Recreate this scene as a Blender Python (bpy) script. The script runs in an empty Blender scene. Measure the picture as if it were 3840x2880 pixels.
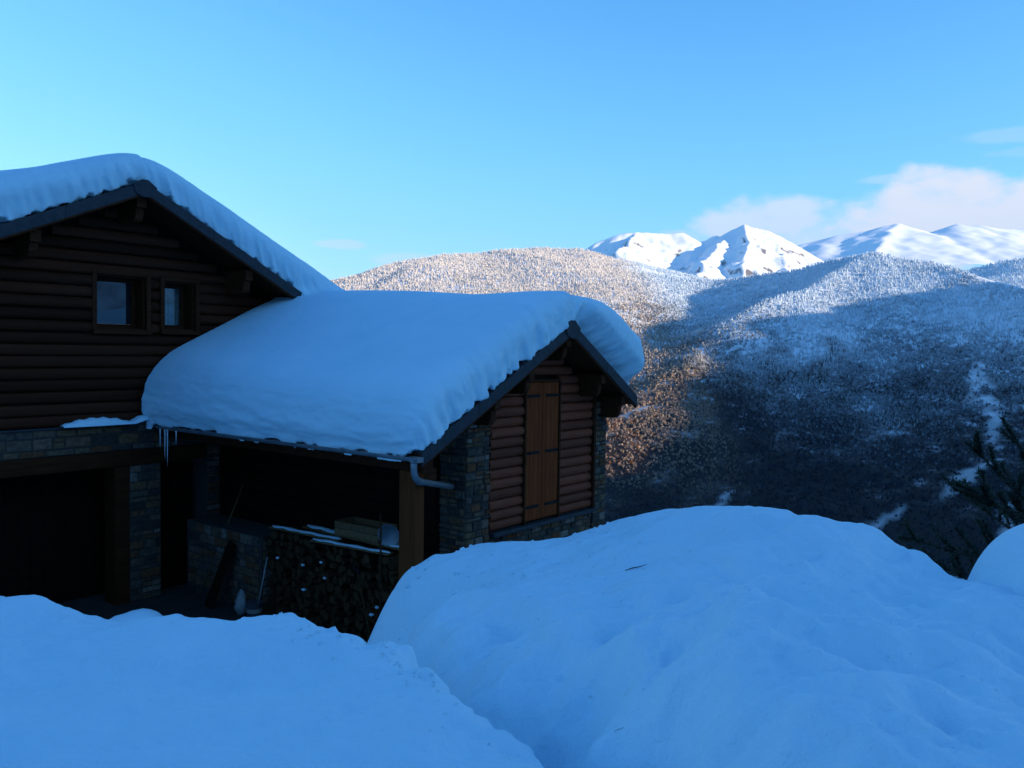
import bpy, math, random
import numpy as np
from mathutils import Vector, Matrix

# ------------------------------------------------------------------ camera, sky, sun, exposure
sc = bpy.context.scene
COL = sc.collection
CAM_Z = 3.0
cam_d = bpy.data.cameras.new('camera')
cam = bpy.data.objects.new('camera', cam_d)
COL.objects.link(cam)
cam_d.sensor_width = 36.0
cam_d.lens = 36.0 * 840 / 1024
cam_d.clip_start = 0.1
cam_d.clip_end = 60000
cam.matrix_world = (Matrix.Translation((0, 0, CAM_Z)) @ Matrix.Rotation(math.radians(90 - 2.3), 4, 'X')
                    @ Matrix.Rotation(0.014, 4, 'Z'))
sc.camera = cam

SUN_AZ = math.radians(112)      # clockwise from +Y (the way the camera looks): sun low on the right, a little behind
SUN_EL = math.radians(13)
SUN = np.array([math.sin(SUN_AZ) * math.cos(SUN_EL), math.cos(SUN_AZ) * math.cos(SUN_EL), math.sin(SUN_EL)])
SKY_STRENGTH = 0.12
SKY_GAIN = 1.0
EXPOSURE = 1.1

sun_d = bpy.data.lights.new('sun', 'SUN')
sun_d.energy = 5.0
sun_d.angle = math.radians(0.53)
sun_d.color = (1.0, 0.82, 0.62)
sun = bpy.data.objects.new('sun', sun_d)
COL.objects.link(sun)
sun.rotation_euler = Vector(SUN).to_track_quat('Z', 'Y').to_euler()

world = bpy.data.worlds.new('World')
sc.world = world
world.use_nodes = True
wt = world.node_tree
wt.nodes.clear()


def N(nt, kind, **kw):
    n = nt.nodes.new(kind)
    for k, v in kw.items():
        if k.startswith('i_'):
            key = k[2:]
            n.inputs[int(key) if key.isdigit() else key.replace('_', ' ')].default_value = v
        else:
            setattr(n, k, v)
    return n


def math_node(nt, op, a, b=None, c=None, clamp=False):
    n = nt.nodes.new('ShaderNodeMath')
    n.operation = op
    n.use_clamp = clamp
    for i, v in enumerate((a, b, c)):
        if v is None:
            continue
        if isinstance(v, (int, float)):
            n.inputs[i].default_value = v
        else:
            nt.links.new(v, n.inputs[i])
    return n.outputs[0]


def build_world():
    L = wt.links.new
    out = N(wt, 'ShaderNodeOutputWorld')
    bg = N(wt, 'ShaderNodeBackground')
    bg.inputs['Strength'].default_value = SKY_STRENGTH
    sky = N(wt, 'ShaderNodeTexSky', sky_type='NISHITA', sun_disc=False, sun_elevation=SUN_EL,
            sun_rotation=SUN_AZ, altitude=1200, air_density=1.0, dust_density=0.3, ozone_density=6.0)
    # deepen the zenith and hold back the horizon glow alike over the whole dome
    sp = N(wt, 'ShaderNodeSeparateColor')
    L(sky.outputs[0], sp.inputs[0])
    mul = N(wt, 'ShaderNodeCombineColor')
    for i, (k, a) in enumerate(((1.1, 0.80), (2.2, 0.605), (3.71, 0.439))):
        p = math_node(wt, 'POWER', sp.outputs[i], 1.8)
        q = math_node(wt, 'DIVIDE', p, math_node(wt, 'MULTIPLY_ADD', p, 1.0 / k, 1.0))
        L(math_node(wt, 'MULTIPLY', q, SKY_GAIN * a / (SKY_STRENGTH * 2 ** EXPOSURE)), mul.inputs[i])
    tc = N(wt, 'ShaderNodeTexCoord')
    sep = N(wt, 'ShaderNodeSeparateXYZ')
    L(tc.outputs['Generated'], sep.inputs[0])
    az = math_node(wt, 'ARCTAN2', sep.outputs[0], sep.outputs[1])
    el = math_node(wt, 'ARCSINE', sep.outputs[2])
    cmb = N(wt, 'ShaderNodeCombineXYZ')
    L(math_node(wt, 'MULTIPLY', az, 15.0), cmb.inputs[0])
    L(math_node(wt, 'MULTIPLY', el, 26.0), cmb.inputs[1])
    no = N(wt, 'ShaderNodeTexNoise')
    no.inputs['Scale'].default_value = 1.3
    no.inputs['Detail'].default_value = 5
    no.inputs['Roughness'].default_value = 0.5
    L(cmb.outputs[0], no.inputs['Vector'])
    nz = math_node(wt, 'MULTIPLY', math_node(wt, 'SUBTRACT', no.outputs[0], 0.5), 2.6)
    total = None
    # cloud banks over the far range: azimuth, elevation, half widths, opacity
    for a0, e0, ra, re, op in ((0.475, 0.146, 0.10, 0.050, 1.0), (0.60, 0.145, 0.17, 0.044, 1.0), (0.52, 0.13, 0.22, 0.026, 0.9),
                               (0.285, 0.150, 0.085, 0.028, 0.75), (0.37, 0.125, 0.16, 0.022, 0.6),
                               (0.185, 0.130, 0.035, 0.014, 0.42), (-0.205, 0.119, 0.030, 0.006, 0.40),
                               (-0.12, 0.103, 0.05, 0.010, 0.32), (0.43, 0.188, 0.055, 0.006, 0.30),
                               (0.55, 0.222, 0.09, 0.008, 0.18), (0.56, 0.205, 0.06, 0.005, 0.12),
                               (0.95, 0.150, 0.25, 0.040, 0.85), (-0.8, 0.14, 0.2, 0.02, 0.5)):
        dx = math_node(wt, 'DIVIDE', math_node(wt, 'SUBTRACT', az, a0), ra)
        dy = math_node(wt, 'DIVIDE', math_node(wt, 'SUBTRACT', el, e0), re)
        d2 = math_node(wt, 'ADD', math_node(wt, 'MULTIPLY', dx, dx), math_node(wt, 'MULTIPLY', dy, dy))
        d2 = math_node(wt, 'ADD', d2, nz)
        mr = N(wt, 'ShaderNodeMapRange', interpolation_type='SMOOTHSTEP')
        L(d2, mr.inputs['Value'])
        mr.inputs['From Min'].default_value = 1.25
        mr.inputs['From Max'].default_value = 0.30
        mr.inputs['To Min'].default_value = 0.0
        mr.inputs['To Max'].default_value = op
        total = mr.outputs[0] if total is None else math_node(wt, 'MAXIMUM', total, mr.outputs[0])
    mix = N(wt, 'ShaderNodeMix', data_type='RGBA')
    L(total, mix.inputs[0])
    L(mul.outputs[0], mix.inputs[6])
    w_ = 1 / (SKY_STRENGTH * 2 ** EXPOSURE)
    mix.inputs[7].default_value = (0.93 * w_, 0.95 * w_, 1.0 * w_, 1)
    L(mix.outputs[2], bg.inputs[0])
    L(bg.outputs[0], out.inputs[0])


build_world()
sc.view_settings.view_transform = 'Standard'
sc.view_settings.look = 'None'
sc.view_settings.gamma = 1.0
sc.view_settings.exposure = EXPOSURE
sc.cycles.max_bounces = 6
sc.cycles.diffuse_bounces = 3
sc.cycles.use_denoising = True

# ------------------------------------------------------------------ noise
_rs = np.random.RandomState(7)
_perm = _rs.permutation(256)
_perm = np.concatenate([_perm, _perm, _perm])
_grad = _rs.normal(size=(256, 3))
_grad /= np.linalg.norm(_grad, axis=1)[:, None]
_grad = _grad.astype(np.float32)


def pn(x, y, z):
    x, y, z = np.broadcast_arrays(np.asarray(x, np.float32), np.asarray(y, np.float32), np.asarray(z, np.float32))
    xi, yi, zi = np.floor(x).astype(np.int32), np.floor(y).astype(np.int32), np.floor(z).astype(np.int32)
    xf, yf, zf = x - xi, y - yi, z - zi
    xi &= 255; yi &= 255; zi &= 255
    sx, sy, sz = (w * w * w * (w * (w * 6 - 15) + 10) for w in (xf, yf, zf))
    res = 0
    for i in (0, 1):
        px = _perm[xi + i]
        wx = sx if i else 1 - sx
        for j in (0, 1):
            py = _perm[px + yi + j]
            wy = sy if j else 1 - sy
            for k in (0, 1):
                g = _grad[_perm[py + zi + k]]
                wz = sz if k else 1 - sz
                res = res + wx * wy * wz * (g[..., 0] * (xf - i) + g[..., 1] * (yf - j) + g[..., 2] * (zf - k))
    return res * 1.5


def fbm(x, y, z, octv=4, gain=0.5):
    a, r, f = 1.0, 0, 1.0
    for o in range(octv):
        r = r + a * pn(x * f + 17.3 * o, y * f - 9.1 * o, z * f + 4.7 * o)
        a *= gain
        f *= 2.03
    return r


def sstep(a, b, x):
    t = np.clip((x - a) / (b - a), 0, 1)
    return t * t * (3 - 2 * t)


def smax(a, b, k):
    h = np.clip(0.5 + 0.5 * (a - b) / k, 0, 1)
    return b + (a - b) * h + k * h * (1 - h)


def smin(a, b, k):
    return -smax(-a, -b, k)


# ------------------------------------------------------------------ mesh helpers
def mesh_np(name, V, F, mat=None, smooth=True):
    """V (n,3), F (m,k) arrays"""
    me = bpy.data.meshes.new(name)
    V = np.asarray(V, np.float32)
    F = np.asarray(F, np.int32)
    m, k = F.shape
    me.vertices.add(len(V))
    me.vertices.foreach_set('co', V.ravel())
    me.loops.add(m * k)
    me.loops.foreach_set('vertex_index', F.ravel())
    me.polygons.add(m)
    me.polygons.foreach_set('loop_start', np.arange(0, m * k, k, dtype=np.int32))
    me.polygons.foreach_set('use_smooth', np.full(m, bool(smooth)))
    me.update(calc_edges=True)
    if mat:
        me.materials.append(mat)
    return me


def link(name, me, parent=None, loc=None, rot=None, scale=None):
    o = bpy.data.objects.new(name, me)
    COL.objects.link(o)
    if parent:
        o.parent = parent
    if loc is not None:
        o.location = loc
    if rot is not None:
        o.rotation_euler = rot
    if scale is not None:
        o.scale = scale
    return o


def tag(o, label=None, cat=None, group=None, kind=None):
    if label: o['label'] = label
    if cat: o['category'] = cat
    if group: o['group'] = group
    if kind: o['kind'] = kind
    return o


class MB:
    """collects pieces of one mesh"""
    def __init__(self):
        self.v = []; self.f = []

    def add(self, V, F):
        o = len(self.v)
        self.v += [tuple(map(float, p)) for p in V]
        self.f += [tuple(i + o for i in q) for q in F]
        return self

    def box(self, x0, x1, y0, y1, z0, z1):
        V = [(x, y, z) for x in (x0, x1) for y in (y0, y1) for z in (z0, z1)]
        F = [(0, 1, 3, 2), (4, 6, 7, 5), (0, 4, 5, 1), (2, 3, 7, 6), (0, 2, 6, 4), (1, 5, 7, 3)]
        return self.add(V, F)

    def prism(self, poly, a, b, axis=1):
        """polygon in the two other axes, extruded along axis"""
        n = len(poly)
        V = []
        for c in (a, b):
            for p in poly:
                q = list(p)
                q.insert(axis, c)
                V.append(q)
        F = [tuple(range(n)), tuple(range(2 * n - 1, n - 1, -1))]
        for i in range(n):
            j = (i + 1) % n
            F.append((i, i + n, j + n, j))
        return self.add(V, F)

    def tube(self, pts, rads, seg=8, caps=True):
        pts = [Vector(p) for p in pts]
        if not hasattr(rads, '__len__'):
            rads = [rads] * len(pts)
        V = []; F = []
        up = Vector((0, 0, 1))
        for i, p in enumerate(pts):
            t = (pts[min(i + 1, len(pts) - 1)] - pts[max(i - 1, 0)]).normalized()
            ref = up if abs(t.dot(up)) < 0.95 else Vector((1, 0, 0))
            a = t.cross(ref).normalized()
            b = t.cross(a)
            for k in range(seg):
                w = 2 * math.pi * k / seg
                V.append(p + (a * math.cos(w) + b * math.sin(w)) * rads[i])
        for i in range(len(pts) - 1):
            for k in range(seg):
                j = (k + 1) % seg
                F.append((i * seg + k, i * seg + j, (i + 1) * seg + j, (i + 1) * seg + k))
        if caps:
            F.append(tuple(range(seg - 1, -1, -1)))
            F.append(tuple((len(pts) - 1) * seg + k for k in range(seg)))
        return self.add(V, F)

    def mesh(self, name, mat, smooth=False, bevel=0):
        me = bpy.data.meshes.new(name)
        me.from_pydata(self.v, [], self.f)
        import bmesh
        bm = bmesh.new()
        bm.from_mesh(me)
        bmesh.ops.recalc_face_normals(bm, faces=bm.faces)
        if bevel:
            bmesh.ops.bevel(bm, geom=[e for e in bm.edges if e.calc_face_angle(0) > 0.6], offset=bevel, segments=1,
                            affect='EDGES', clamp_overlap=True)
        bm.to_mesh(me)
        bm.free()
        me.materials.append(mat)
        if smooth:
            me.polygons.foreach_set('use_smooth', [True] * len(me.polygons))
        return me

    def obj(self, name, mat, parent=None, smooth=False, bevel=0, **kw):
        return link(name, self.mesh(name, mat, smooth, bevel), parent, **kw)


def surface_nets(D, org, h):
    """zero surface of sampled field D (negative inside)"""
    nx, ny, nz = D.shape
    S = D < 0
    c = np.zeros((nx - 1, ny - 1, nz - 1), np.int8)
    for i in (0, 1):
        for j in (0, 1):
            for k in (0, 1):
                c += S[i:nx - 1 + i, j:ny - 1 + j, k:nz - 1 + k]
    act = (c > 0) & (c < 8)
    idx = np.full(act.shape, -1, np.int32)
    I, J, K = np.nonzero(act)
    idx[I, J, K] = np.arange(len(I))
    P = np.zeros((len(I), 3)); W = np.zeros(len(I))
    corners = [(i, j, k) for i in (0, 1) for j in (0, 1) for k in (0, 1)]
    for a in corners:
        for ax in range(3):
            if a[ax]:
                continue
            b = list(a); b[ax] = 1
            va = D[I + a[0], J + a[1], K + a[2]]
            vb = D[I + b[0], J + b[1], K + b[2]]
            m = (va < 0) != (vb < 0)
            t = np.where(m, va / np.where(m, va - vb, 1), 0)
            for q in range(3):
                P[:, q] += np.where(m, a[q] + t * (b[q] - a[q]), 0)
            W += m
    P = P / W[:, None] + np.stack([I, J, K], 1)
    V = P * h + np.asarray(org)
    F = []
    for ax in range(3):
        sl0 = [slice(None)] * 3; sl1 = [slice(None)] * 3
        sl0[ax] = slice(0, -1); sl1[ax] = slice(1, None)
        ch = S[tuple(sl0)] != S[tuple(sl1)]
        inn = S[tuple(sl0)]
        o1, o2 = [(1, 2), (2, 0), (0, 1)][ax]
        e = np.array(np.nonzero(ch)).T
        ok = (e[:, o1] > 0) & (e[:, o2] > 0) & (e[:, o1] < D.shape[o1] - 1) & (e[:, o2] < D.shape[o2] - 1)
        e = e[ok]
        q = []
        for (u, v) in ((-1, -1), (0, -1), (0, 0), (-1, 0)):
            f = e.copy(); f[:, o1] += u; f[:, o2] += v
            q.append(idx[f[:, 0], f[:, 1], f[:, 2]])
        q = np.stack(q, 1)
        flip = ~inn[e[:, 0], e[:, 1], e[:, 2]]
        q[flip] = q[flip][:, ::-1]
        F.append(q)
    return V, np.concatenate(F)


def subdivide(V, F):
    """split each quad in four"""
    m = len(F)
    E = np.concatenate([F[:, [0, 1]], F[:, [1, 2]], F[:, [2, 3]], F[:, [3, 0]]])
    Es = np.sort(E, 1)
    u, inv = np.unique(Es, axis=0, return_inverse=True)
    inv = inv.reshape(-1)
    mid = (V[u[:, 0]] + V[u[:, 1]]) / 2
    cen = V[F].mean(1)
    n0 = len(V); n1 = n0 + len(mid)
    V2 = np.concatenate([V, mid, cen])
    e = [inv[i * m:(i + 1) * m] + n0 for i in range(4)]
    c = np.arange(m) + n1
    F2 = np.concatenate([np.stack([F[:, 0], e[0], c, e[3]], 1), np.stack([e[0], F[:, 1], e[1], c], 1),
                         np.stack([c, e[1], F[:, 2], e[2]], 1), np.stack([e[3], c, e[2], F[:, 3]], 1)])
    return V2, F2


def project(fn, V, it=3, eps=0.01):
    for _ in range(it):
        d = fn(V[:, 0], V[:, 1], V[:, 2])
        g = np.stack([fn(V[:, 0] + eps, V[:, 1], V[:, 2]) - d, fn(V[:, 0], V[:, 1] + eps, V[:, 2]) - d,
                      fn(V[:, 0], V[:, 1], V[:, 2] + eps) - d], 1) / eps
        g2 = np.maximum((g * g).sum(1), 0.15)
        st = np.clip(d / g2, -0.04, 0.04)
        V = V - g * st[:, None]
    return V


# ------------------------------------------------------------------ materials
def mat_base(name):
    m = bpy.data.materials.new(name)
    m.use_nodes = True
    nt = m.node_tree
    return m, nt, nt.nodes['Principled BSDF']


def ramp(nt, fac, stops):
    r = nt.nodes.new('ShaderNodeValToRGB')
    els = r.color_ramp.elements
    while len(els) < len(stops):
        els.new(0.5)
    for e, (p, c) in zip(els, stops):
        e.position = p
        e.color = (*c, 1)
    nt.links.new(fac, r.inputs[0])
    return r.outputs[0]


def noise(nt, scale, detail=4, vec=None, rough=0.5, stretch=None, obj=True):
    tc = nt.nodes.new('ShaderNodeTexCoord')
    src = tc.outputs['Object'] if obj else None
    if src is None:
        g = nt.nodes.new('ShaderNodeNewGeometry')
        src = g.outputs['Position']
    if stretch:
        mp = nt.nodes.new('ShaderNodeMapping')
        mp.inputs['Scale'].default_value = stretch
        nt.links.new(src, mp.inputs[0])
        src = mp.outputs[0]
    n = nt.nodes.new('ShaderNodeTexNoise')
    n.inputs['Scale'].default_value = scale
    n.inputs['Detail'].default_value = detail
    n.inputs['Roughness'].default_value = rough
    nt.links.new(src, n.inputs['Vector'])
    return n.outputs[0]


def bump(nt, bsdf, h, strength, dist, prev=None):
    b = nt.nodes.new('ShaderNodeBump')
    b.inputs['Strength'].default_value = strength
    b.inputs['Distance'].default_value = dist
    nt.links.new(h, b.inputs['Height'])
    if prev:
        nt.links.new(prev, b.inputs['Normal'])
    nt.links.new(b.outputs[0], bsdf.inputs['Normal'])
    return b.outputs[0]


def snow_mat(name, fine=True, rel=0.7):
    m, nt, b = mat_base(name)
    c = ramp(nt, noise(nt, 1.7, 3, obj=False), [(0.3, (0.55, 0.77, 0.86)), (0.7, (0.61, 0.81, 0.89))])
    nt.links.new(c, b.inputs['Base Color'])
    b.inputs['Roughness'].default_value = 0.65
    b.inputs['Specular IOR Level'].default_value = 0.25
    p = bump(nt, b, noise(nt, 7, 5, obj=False, rough=0.6), rel, 0.05)
    if fine:
        bump(nt, b, noise(nt, 55, 3, obj=False), 0.5, 0.006, p)
    return m


def wood_mat(name, dark, light, stretch=(0.6, 9, 9), rnd=0.25, rough=0.7, spec=0.08):
    m, nt, b = mat_base(name)
    g = noise(nt, 3.0, 5, stretch=stretch, rough=0.6)
    c = ramp(nt, g, [(0.3, dark), (0.7, light)])
    oi = nt.nodes.new('ShaderNodeObjectInfo')
    mul = nt.nodes.new('ShaderNodeMix'); mul.data_type = 'RGBA'; mul.blend_type = 'MULTIPLY'
    mul.inputs[0].default_value = 1
    v = math_node(nt, 'ADD', math_node(nt, 'MULTIPLY', oi.outputs['Random'], rnd), 1 - rnd)
    cb = nt.nodes.new('ShaderNodeCombineColor')
    for i in range(3):
        nt.links.new(v, cb.inputs[i])
    nt.links.new(c, mul.inputs[6]); nt.links.new(cb.outputs[0], mul.inputs[7])
    nt.links.new(mul.outputs[2], b.inputs['Base Color'])
    b.inputs['Roughness'].default_value = rough
    b.inputs['Specular IOR Level'].default_value = spec
    bump(nt, b, g, 0.5, 0.006)
    return m


def plain_mat(name, col, rough=0.6, metal=0.0, var=0.25, scale=6, spec=0.4):
    m, nt, b = mat_base(name)
    lo = tuple(c * (1 - var) for c in col); hi = tuple(min(1, c * (1 + var)) for c in col)
    g = noise(nt, scale, 5)
    nt.links.new(ramp(nt, g, [(0.3, lo), (0.7, hi)]), b.inputs['Base Color'])
    b.inputs['Roughness'].default_value = rough
    b.inputs['Metallic'].default_value = metal
    b.inputs['Specular IOR Level'].default_value = spec
    bump(nt, b, noise(nt, scale * 4, 4), 0.25, 0.005)
    return m


def stone_mat(name):
    m, nt, b = mat_base(name)
    oi = nt.nodes.new('ShaderNodeObjectInfo')
    c1 = ramp(nt, oi.outputs['Random'], [(0.0, (0.05, 0.042, 0.036)), (0.35, (0.10, 0.08, 0.066)), (0.6, (0.16, 0.10, 0.055)),
                                         (0.8, (0.14, 0.052, 0.022)), (1.0, (0.21, 0.18, 0.15))])
    g = noise(nt, 14, 5)
    c2 = ramp(nt, g, [(0.25, (0.45, 0.45, 0.45)), (0.75, (1.15, 1.15, 1.15))])
    mul = nt.nodes.new('ShaderNodeMix'); mul.data_type = 'RGBA'; mul.blend_type = 'MULTIPLY'
    mul.inputs[0].default_value = 1
    nt.links.new(c1, mul.inputs[6]); nt.links.new(c2, mul.inputs[7])
    nt.links.new(mul.outputs[2], b.inputs['Base Color'])
    b.inputs['Roughness'].default_value = 0.85
    b.inputs['Specular IOR Level'].default_value = 0.12
    bump(nt, b, g, 0.8, 0.02)
    return m


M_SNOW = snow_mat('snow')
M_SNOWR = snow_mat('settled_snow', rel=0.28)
M_LOGW = wood_mat('log_wall_wood', (0.15, 0.032, 0.014), (0.27, 0.066, 0.028), spec=0.18, rnd=0.45)
M_LOGM = wood_mat('weathered_log_wood', (0.042, 0.011, 0.005), (0.105, 0.030, 0.013), rnd=0.55)
M_TRIM = wood_mat('trim_timber', (0.040, 0.011, 0.004), (0.085, 0.026, 0.009))
M_SHUT = wood_mat('shutter_timber', (0.17, 0.030, 0.008), (0.25, 0.052, 0.013), stretch=(9, 9, 0.6), rnd=0.2)
M_POST = wood_mat('post_timber', (0.10, 0.027, 0.007), (0.16, 0.044, 0.011), stretch=(9, 9, 0.6), rnd=0.1)
M_DARKW = wood_mat('dark_timber', (0.012, 0.004, 0.002), (0.025, 0.008, 0.004))
M_STONE = stone_mat('wall_stone')
M_MORT = plain_mat('mortar', (0.045, 0.036, 0.030), 0.95, scale=30)
M_SLATE = plain_mat('slate_edge', (0.028, 0.033, 0.040), 0.6, scale=10, spec=0.25)
M_ZINC = plain_mat('zinc', (0.20, 0.22, 0.24), 0.45, metal=0.5, scale=5)
M_IRON = plain_mat('black_iron', (0.012, 0.011, 0.011), 0.7, spec=0.1)
M_BARK = wood_mat('firewood_bark', (0.03, 0.014, 0.008), (0.075, 0.038, 0.02))
M_CUT = wood_mat('firewood_cut', (0.045, 0.022, 0.010), (0.10, 0.05, 0.022), stretch=(6, 6, 6), rnd=0.5)
M_PLANK = wood_mat('loose_plank', (0.12, 0.065, 0.03), (0.20, 0.12, 0.06))
M_PLAST = plain_mat('white_plastic', (0.26, 0.26, 0.25), 0.4, scale=4)
M_CURT = plain_mat('curtain_cloth', (0.30, 0.31, 0.31), 0.9, scale=20)
M_ICE = plain_mat('ice', (0.55, 0.62, 0.68), 0.15, scale=20, spec=0.6)


def glass_mat():
    m, nt, b = mat_base('window_glass')
    b.inputs['Base Color'].default_value = (0.012, 0.016, 0.02, 1)
    b.inputs['Roughness'].default_value = 0.03
    b.inputs['IOR'].default_value = 1.95
    bump(nt, b, noise(nt, 2, 2), 0.03, 0.01)
    return m


M_GLASS = glass_mat()


def clear_glass_mat():
    m, nt, b = mat_base('clear_window_glass')
    nt.nodes.remove(b)
    tr = nt.nodes.new('ShaderNodeBsdfTransparent'); gl = nt.nodes.new('ShaderNodeBsdfGlossy'); mx = nt.nodes.new('ShaderNodeMixShader')
    tr.inputs[0].default_value = (0.85, 0.9, 0.9, 1)
    gl.inputs['Roughness'].default_value = 0.03
    mx.inputs[0].default_value = 0.10
    nt.links.new(tr.outputs[0], mx.inputs[1]); nt.links.new(gl.outputs[0], mx.inputs[2])
    nt.links.new(mx.outputs[0], nt.nodes['Material Output'].inputs[0])
    return m


M_GLASS2 = clear_glass_mat()

# ------------------------------------------------------------------ mountains (world coordinates, metres)
# --- terrain math
def ridge(X, Y, pts, slope, power=1.0):
    H = np.full(X.shape, -1e4)
    for (x0, y0, z0), (x1, y1, z1) in zip(pts[:-1], pts[1:]):
        dx, dy = x1 - x0, y1 - y0
        t = np.clip(((X - x0) * dx + (Y - y0) * dy) / (dx * dx + dy * dy), 0, 1)
        d = np.hypot(X - x0 - t * dx, Y - y0 - t * dy)
        H = np.maximum(H, z0 + t * (z1 - z0) - slope * d ** power)
    return H


def P(u, v, y):
    """point at depth y that stands at bearing u and elevation v of the survey of the skyline"""
    return ((u - 512) / 840 * y, y, CAM_Z + (350.3 + 0.014 * (u - 512) - v) / 840 * y)


HILL_A = [(-2600, 2300, 420), (-1200, 2400, 330), P(250, 284, 2450), P(340, 276, 2500), P(393, 262, 2600), P(463, 251, 2700),
          P(532, 245, 2750), P(574, 248, 2750), P(625, 260, 2800), P(685, 276, 2900), P(740, 287, 3000), P(860, 310, 3200)]
HILL_B = [P(650, 292, 2450), P(715, 284, 2350), P(773, 273, 2250), P(800, 270, 2200), P(850, 259, 2100), P(870, 256.5, 2050), P(886, 257, 2000),
          P(929, 259, 1950), P(968, 265, 1850), P(999, 273, 1750), P(1024, 284, 1650), P(1100, 300, 1500)]
SPUR_B = [P(866, 257, 2040), P(800, 284, 1850), P(734, 311, 1700), P(704, 334, 1620), P(690, 366, 1450)]
HILL_C = [P(940, 275, 2700), P(975, 264, 2650), P(1023, 254, 2600), P(1120, 244, 2600), (2400, 2700, 400)]
CASTER = None


def terrain_h(X, Y, caster=True):
    a = ridge(X, Y, HILL_A, 0.31)
    b = ridge(X, Y, HILL_B, 0.42)
    s = ridge(X, Y, SPUR_B, 0.44)
    c = ridge(X, Y, HILL_C, 0.40)
    own = -5 - 0.45 * (Y - 8) - 0.05 * np.abs(X)
    own = np.minimum(own, 520 + 0 * X)
    H = smax(smax(b, s, 25), a, 40)
    H = smax(H, c, 30)
    und = fbm(X / 420, Y / 420, 0.3, 4)
    far = sstep(300, 900, Y)
    H = H + far * (und * 26 - 4)
    H = smax(H, np.full(X.shape, -290.0), 60)
    H = smax(H, own, 12)
    if caster and CASTER is not None:
        H = np.maximum(H, ridge(X, Y, CASTER, 0.85))
    return H
# --- end terrain math


# unseen ridge between sun and chalet, crest shaped to throw the valley's shadow edge
CASTER = [(1500, -2400, 700), (1500, -1500, 720), (1500, -700, 640), (1500, 0, 520), (1500, 300, 380), (1500, 480, 240), (1500, 560, 185), (1500, 593, 171), (1500, 636, 179),
          (1500, 713, 198), (1500, 804, 221), (1500, 880, 245), (1500, 919, 258), (1500, 984, 256), (1500, 1017, 263), (1500, 1119, 296), (1500, 1150, 300), (1500, 1172, 284),
          (1500, 1190, 308), (1500, 1217, 318), (1500, 1248, 327), (1500, 1292, 321), (1500, 1345, 300), (1500, 1389, 314), (1500, 1501, 303), (1500, 1549, 297),
          (1500, 1575, 286), (1520, 1640, 235), (1540, 1750, 190)]


def grid_mesh(name, xs, ys, fn, mat, smooth=True):
    X, Y = np.meshgrid(xs, ys, indexing='ij')
    Z = fn(X, Y)
    V = np.stack([X.ravel(), Y.ravel(), Z.ravel()], 1)
    ny = len(ys)
    i, j = np.meshgrid(np.arange(len(xs) - 1), np.arange(ny - 1), indexing='ij')
    a = (i * ny + j).ravel()
    F = np.stack([a, a + ny, a + ny + 1, a + 1], 1)
    return mesh_np(name, V, F, mat, smooth), X, Y, Z


def clear_mask(x, y, z):
    """open snow strips in the wood on the right-hand slope, world coordinates"""
    m = np.zeros(np.shape(x))
    for (cx, cy, ax, ay, rx, ry) in CLEARINGS:
        dx, dy = x - cx, y - cy
        l = math.hypot(ax, ay)
        p = (dx * ax + dy * ay) / l; q = (-dx * ay + dy * ax) / l
        m = np.maximum(m, 1 - sstep(0.6, 1.15, np.sqrt((p / rx) ** 2 + (q / ry) ** 2) + 0.5 * pn(x / 30, y / 30, 5.5) + 0.75 * pn(x / 9, y / 9, 1.5)))
    return m


CLEARINGS = [(700, 1220, 0.5, 1, 120, 13), (585, 1060, 0.9, 0.6, 55, 14), (640, 1000, 0.4, 1, 100, 11), (735, 1330, 0.7, 1, 80, 15), (560, 940, 0.6, 1, 60, 9),
             (470, 2600, 1, 0.2, 150, 40), (780, 1480, 1, 0.2, 25, 14), (300, 900, 1, 0.5, 35, 9), (420, 980, 1, 0.6, 60, 8), (250, 1020, 0.6, 1, 50, 8),
             (140, 980, 0.2, 1, 25, 9), (170, 1500, 1, 0.3, 30, 12), (350, 2080, 1, 0.4, 20, 14), (120, 1250, 1, 0.3, 40, 10), (200, 1330, 1, 0.5, 40, 9)]


def terrain_mat():
    m, nt, b = mat_base('hillside_ground')
    g = nt.nodes.new('ShaderNodeNewGeometry')
    sep = nt.nodes.new('ShaderNodeSeparateXYZ')
    nt.links.new(g.outputs['Position'], sep.inputs[0])
    n1 = noise(nt, 0.02, 6, obj=False, rough=0.65)
    zf = math_node(nt, 'MULTIPLY_ADD', sep.outputs[2], 0.0016, 0.0)
    f = math_node(nt, 'ADD', n1, zf)
    c = ramp(nt, f, [(0.26, (0.035, 0.024, 0.018)), (0.38, (0.085, 0.062, 0.050)), (0.47, (0.36, 0.35, 0.36)), (0.57, (0.74, 0.77, 0.80))])
    at = nt.nodes.new('ShaderNodeAttribute'); at.attribute_name = 'open_snow'
    mix = nt.nodes.new('ShaderNodeMix'); mix.data_type = 'RGBA'
    nt.links.new(math_node(nt, 'MULTIPLY', at.outputs['Fac'], 0.45), mix.inputs[0])
    nt.links.new(c, mix.inputs[6])
    mix.inputs[7].default_value = (0.86, 0.87, 0.88, 1)
    nt.links.new(mix.outputs[2], b.inputs['Base Color'])
    b.inputs['Roughness'].default_value = 0.9
    b.inputs['Specular IOR Level'].default_value = 0.1
    return m


M_TERR = terrain_mat()
txs = np.concatenate([np.arange(-2600, -700, 40), np.arange(-700, 1300, 12), np.arange(1300, 2601, 40)])
tys = np.concatenate([np.arange(-2600, 500, 40), np.arange(500, 2500, 12), np.arange(2500, 3700, 30)])
tme, TX, TY, TZ = grid_mesh('valley_terrain', txs, tys, terrain_h, M_TERR)
att = tme.attributes.new('open_snow', 'FLOAT', 'POINT')
att.data.foreach_set('value', clear_mask(TX, TY, TZ).ravel().astype(np.float32))
tag(link('hillside_terrain', tme), kind='structure')


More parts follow.
